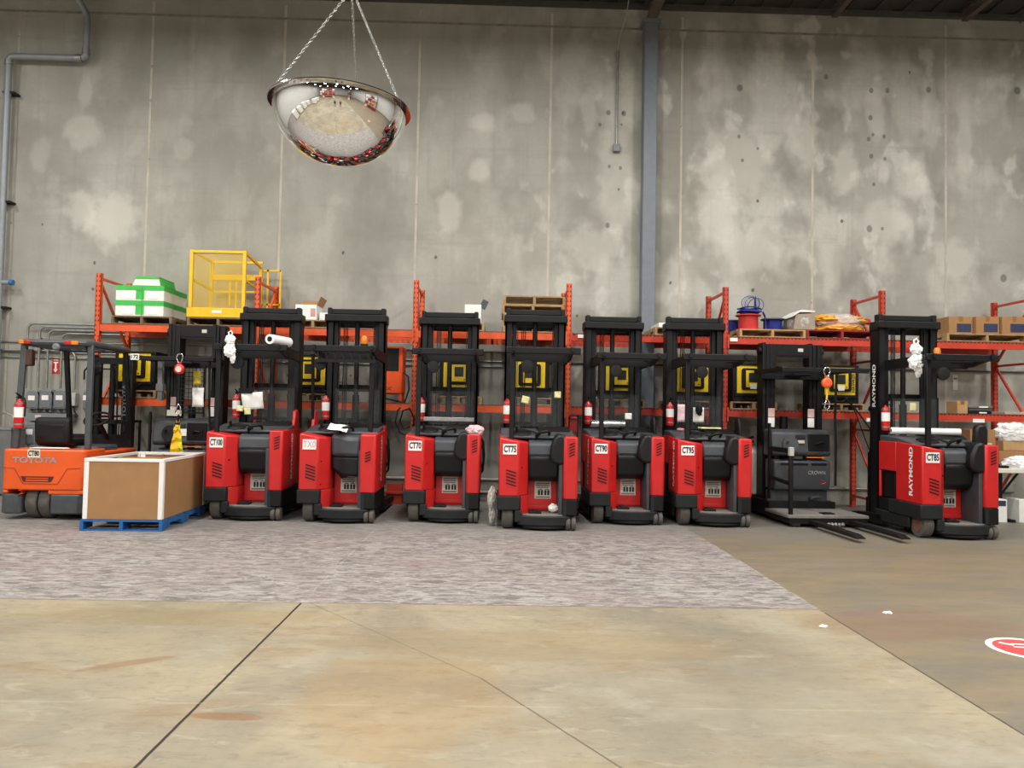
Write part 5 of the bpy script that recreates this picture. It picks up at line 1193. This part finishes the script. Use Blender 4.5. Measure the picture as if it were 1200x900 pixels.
carton('cardboard_carton', 'cardboard box topped with bubble wrap on the table', gx(1182, TY+.6), TY+.46, z+.245, .36, .22, .14, card_lt, tape=False)
m = M(); m.blob((0, 0, .13), (.27, .13, .15), 8, .25, 2.4, 5, flat=0); tag(m.build('bubble_wrap', clear('bubble_wrap_clear', (.92, .92, .9, 1), .25, .2), loc=(gx(1184, TY+.5)+.04, TY+.54, z+.39)), 'crumpled clear bubble wrap on the cardboard box at right', 'bubble wrap')
carton('cardboard_carton', 'brown cardboard box with a label behind the CT85 seat', gx(1148, TY+.35)-.10, TY+.12, z, .38, .3, .56, card, print_=((.55, .85, .35, .65), decal))
for px, wpx, lb, py in ((1172, 12, 'narrow white box with a blue label under the table', 612), (1198, 12, 'plain white box under the table at the frame edge', 611)):
    g_ = ground(px, py) if False else None
    X = gx(px, TY+.1); t_ = thing('white_box', lb, 'box', (X, TY+.05, 0)); w_ = wpx*TY/900*.9
    m = M(); m.box(-w_/2-.02, w_/2, 0, .3, 0, .34); m.build('box_body', boxw, t_, .006)
    if px < 1190: m = M(); m.box(-w_/2, w_/2-.02, -.003, 0, .24, .32); m.build('blue_label', navy, t_)

# ------------------------------------------------------------------ floor marks and scraps
cx, cy = 3.545, 5.04
T = thing('floor_sticker', 'round red and white floor sticker at the right edge', 'floor sticker', (cx, cy, 0)); T.rotation_euler = (0, 0, R(-8))
m = M(); m.lathe([(.0005, .0), (.245, 0), (.245, .002), (.0005, .002)], 48, cap=False); m.build('white_disc', white, T)
m = M(); m.lathe([(.0005, .002), (.205, .002), (.205, .003), (.0005, .003)], 48, cap=False); m.build('red_disc', mat('sticker_red', '#d8413f', .5, var=.05), T)
m = M(); m.bar((-.13, .11, .0035), (-.06, .06, .0035), .03, .001); m.bar((-.06, .09, .0035), (.14, .09, .0035), .018, .001); m.bar((-.08, .02, .0035), (.14, .02, .0035), .022, .001); m.bar((-.04, -.05, .0035), (.12, -.05, .0035), .022, .001); m.build('sticker_strokes', white, T)
for i, (X, Y, lb, s_) in enumerate(((2.379, 5.496, 'torn white paper scrap beside the right floor joint', .028), (3.05, 5.899, 'second white paper scrap further right on the brown slab', .035), (-2.0, 9.0, 'x', 0))):
    if not s_: continue
    m = M(); m.blob((0, 0, .006), (s_, s_*.5, .012), i+2, .5, 3, 3, flat=.0); tag(m.build('paper_scrap', paper, loc=(X, Y, 0)), lb, 'paper scrap')
# ------------------------------------------------------------------ the hall behind the camera, seen in the dome mirror
shrink = mat('stretch_wrapped_white', '#d9d7d2', .35, var=.06, scale=3)
for i, (X, Y, w_, d_, h_) in enumerate(((-8.6, 4.5, 1.1, 1.3, 1.6), (-8.6, 2.6, 1.1, 1.3, 1.5), (-8.6, .7, 1.1, 1.3, 1.7), (-8.6, -1.2, 1.1, 1.3, 1.4), (-6.9, -2.6, 1.1, 1.3, 1.6), (-6.9, -4.6, 1.1, 1.3, 1.5))):
    T = thing('wrapped_pallet_load', 'white wrapped pallet load seen only as a reflection in the dome mirror', 'pallet load', (X, Y, 0), 0, 'wrapped loads reflected in the dome mirror')
    m = M(); m.box(-w_/2, w_/2, 0, d_, .13, h_); m.build('wrapped_goods', shrink, T, .03)
    m = M(); m.box(-w_/2, w_/2, 0, d_, .10, .13)
    for q in (-w_/2, -.05, w_/2-.1): m.box(q, q+.1, 0, d_, 0, .10)
    m.build('load_pallet', wood, T)
def back_rack(label, x0, y0, bays, along, mt, seed):
    rnd = random.Random(seed)
    T = thing('storage_rack', label, 'pallet rack', (x0, y0, 0), along)
    for i in range(bays+1):
        m = M()
        for y in (0, 1.0): m.box(i*2.6-.05, i*2.6+.05, y, y+.08, 0, 6)
        for z in range(6): m.bar((i*2.6, .05, .3+z), (i*2.6, 1.0, 1.2+z*.95), .04, .04)
        m.build('upright_frame', mat('frame_navy', '#22334d', .5), T)
    m = M()
    for z in (1.5, 3.0, 4.5):
        for y in (0, 1.02): m.box(0, bays*2.6, y, y+.05, z-.12, z)
    m.build('shelf_beam', mt, T)
    m = M(); ks = 0
    for z in (0, 1.5, 3.0, 4.5):
        for q in range(bays*2):
            m = M(); hh = .7+.5*rnd.random(); m.box(q*1.3+.14, q*1.3+1.16, .05, .98, z+.01, z+hh)
            tag(m.build('stored_load', (shrink, card, boxw, card_lt, redpal)[rnd.randrange(5)], None, 0, True, (x0, y0, 0)), 'goods load on far racking seen only as a reflection in the dome mirror', 'pallet load', 'racked loads reflected in the dome mirror').rotation_euler = (0, 0, R(along))
back_rack('red beamed racking beside the yellow bollard in the dome mirror reflection', 9.5, 3.2, 2, -90, orange_r, 3)
back_rack('far angled racking at the right of the dome mirror reflection', 5.2, -9.0, 3, -60, orange_r, 5)
back_rack('far racking at the top of the dome mirror reflection', -8.5, -12.0, 3, 0, orange, 7)
m = M(); m.lathe([(.10, 0), (.10, 1.1), (.08, 1.14), (0, 1.14)], 16); o = m.build('bollard', yel, loc=(5.6, 1.0, 0)); tag(o, 'yellow bollard seen in the dome mirror reflection', 'bollard')

# ------------------------------------------------------------------ two people behind the camera, seen in the dome mirror
def person(label, X, Y, rz, arms_up):
    me = bpy.data.meshes.new('body')
    J = {'pelvis': (0, 0, .96), 'waist': (0, 0, 1.10), 'chest': (0, -.01, 1.30), 'neck': (0, 0, 1.47), 'head0': (0, -.015, 1.56), 'head': (0, -.015, 1.66), 'top': (0, .0, 1.735)}
    Rd = {'pelvis': (.155, .11), 'waist': (.14, .10), 'chest': (.17, .115), 'neck': (.055, .055), 'head0': (.068, .078), 'head': (.078, .094), 'top': (.05, .06)}
    E = [('pelvis', 'waist'), ('waist', 'chest'), ('chest', 'neck'), ('neck', 'head0'), ('head0', 'head'), ('head', 'top')]
    for s_, sx in (('l', -1), ('r', 1)):
        J.update({s_+'hip': (sx*.09, 0, .90), s_+'knee': (sx*.10, -.02, .50), s_+'ank': (sx*.105, .01, .09), s_+'toe': (sx*.12, -.15, .04), s_+'sho': (sx*.18, 0, 1.41)})
        Rd.update({s_+'hip': (.085, .085), s_+'knee': (.058, .06), s_+'ank': (.04, .045), s_+'toe': (.04, .03), s_+'sho': (.06, .06)})
        if arms_up: J.update({s_+'elb': (sx*.24, -.10, 1.18), s_+'wri': (sx*.10, -.30, 1.34), s_+'palm': (sx*.075, -.335, 1.40)})
        else: J.update({s_+'elb': (sx*.24, .03, 1.13), s_+'wri': (sx*.25, -.08, .90), s_+'palm': (sx*.25, -.10, .82)})
        Rd.update({s_+'elb': (.042, .042), s_+'wri': (.028, .03), s_+'palm': (.022, .036)})
        E += [('pelvis', s_+'hip'), (s_+'hip', s_+'knee'), (s_+'knee', s_+'ank'), (s_+'ank', s_+'toe'), ('chest', s_+'sho'), (s_+'sho', s_+'elb'), (s_+'elb', s_+'wri'), (s_+'wri', s_+'palm')]
        pz = Vector(J[s_+'palm']); dirv = (pz - Vector(J[s_+'wri'])).normalized()
        side = Vector((0, 1, 0)) if not arms_up else Vector((0, .4, .9))
        for k in range(5):
            off = side*((k-1.5)*.018) if k < 4 else side*-.045
            ln2 = (.07, .08, .075, .06, .045)[k]
            a = pz + dirv*(.03 if k < 4 else -.02) + off; b = a + dirv*ln2*.6; c2 = b + (dirv*.6 + Vector((-sx*.7, 0, 0)))*ln2*.5
            n1, n2, n3 = s_+'f%d0' % k, s_+'f%d1' % k, s_+'f%d2' % k
            J.update({n1: a, n2: b, n3: c2}); Rd.update({n1: (.010, .010), n2: (.009, .009), n3: (.007, .007)}); E += [(s_+'palm', n1), (n1, n2), (n2, n3)]
    keys = list(J); me.from_pydata([tuple(J[k]) for k in keys], [(keys.index(a), keys.index(b)) for a, b in E], [])
    o = bpy.data.objects.new('person', me); C.objects.link(o)
    md = o.modifiers.new('skin', 'SKIN'); md.use_smooth_shade = True
    for i, k in enumerate(keys): me.skin_vertices[0].data[i].radius = Rd[k]; me.skin_vertices[0].data[i].use_root = (k == 'pelvis')
    o.modifiers.new('sub', 'SUBSURF').levels = 2; o.modifiers['sub'].render_levels = 2
    bpy.context.view_layer.update(); ev = o.evaluated_get(bpy.context.evaluated_depsgraph_get())
    nm = bpy.data.meshes.new_from_object(ev); o.modifiers.clear(); o.data = nm; nm.materials.clear()
    for q in (skin_m, cloth_n, cloth_j, blk_dk): nm.materials.append(q)
    for p in nm.polygons:
        c2 = p.center; armx = abs(c2.x) > .19
        wr = (Vector(J['lwri'])-c2).length < .115 or (Vector(J['rwri'])-c2).length < .115 or (arms_up and c2.y < -.29) or (not arms_up and c2.z < .92 and abs(c2.x) > .2)
        p.material_index = 0 if (c2.z > 1.475 or wr) else 1 if c2.z > .93 or abs(c2.x) > .21 else 2 if c2.z > .10 else 3
    o.location = (X, Y, 0); o.rotation_euler = (0, 0, R(rz)); tag(o, label, 'person')
    m = M(); m.blob((0, .02, 1.685), (.092, .108, .085), 3, .08, 4, 3); m.blob((0, .06, 1.62), (.08, .06, .09), 4, .08, 4, 3); m.build('hair', hair_m, o)
    m = M(); m.blob((0, -.108, 1.625), (.012, .018, .022), 1, 0, 1, 2); m.blob((0, -.10, 1.585), (.022, .008, .006), 1, 0, 1, 2, k=1)
    for sx in (-1, 1): m.blob((sx*.083, 0, 1.64), (.010, .02, .03), 1, 0, 1, 2); m.blob((sx*.03, -.097, 1.655), (.012, .008, .007), 1, 0, 1, 2, k=2)
    m.build('face', [skin_m, mat('lips', '#8c4f45', .6), ink], o)
    return o
person('person in dark clothing holding up a phone, reflected in the dome mirror', 0.02, -.42, 180, True)
person('person in dark clothing standing with arms down, reflected in the dome mirror', -1.15, .30-.9, 175, False)
m = M(); m.box(-.075, .075, -.004, .004, -.037, .037); m.box(-.07, -.045, .004, .006, .01, .033); tag(m.build('phone', blk_dk, None, .003, loc=(.02, -.075, 1.445)), 'black phone held up by the person reflected in the dome mirror', 'phone')
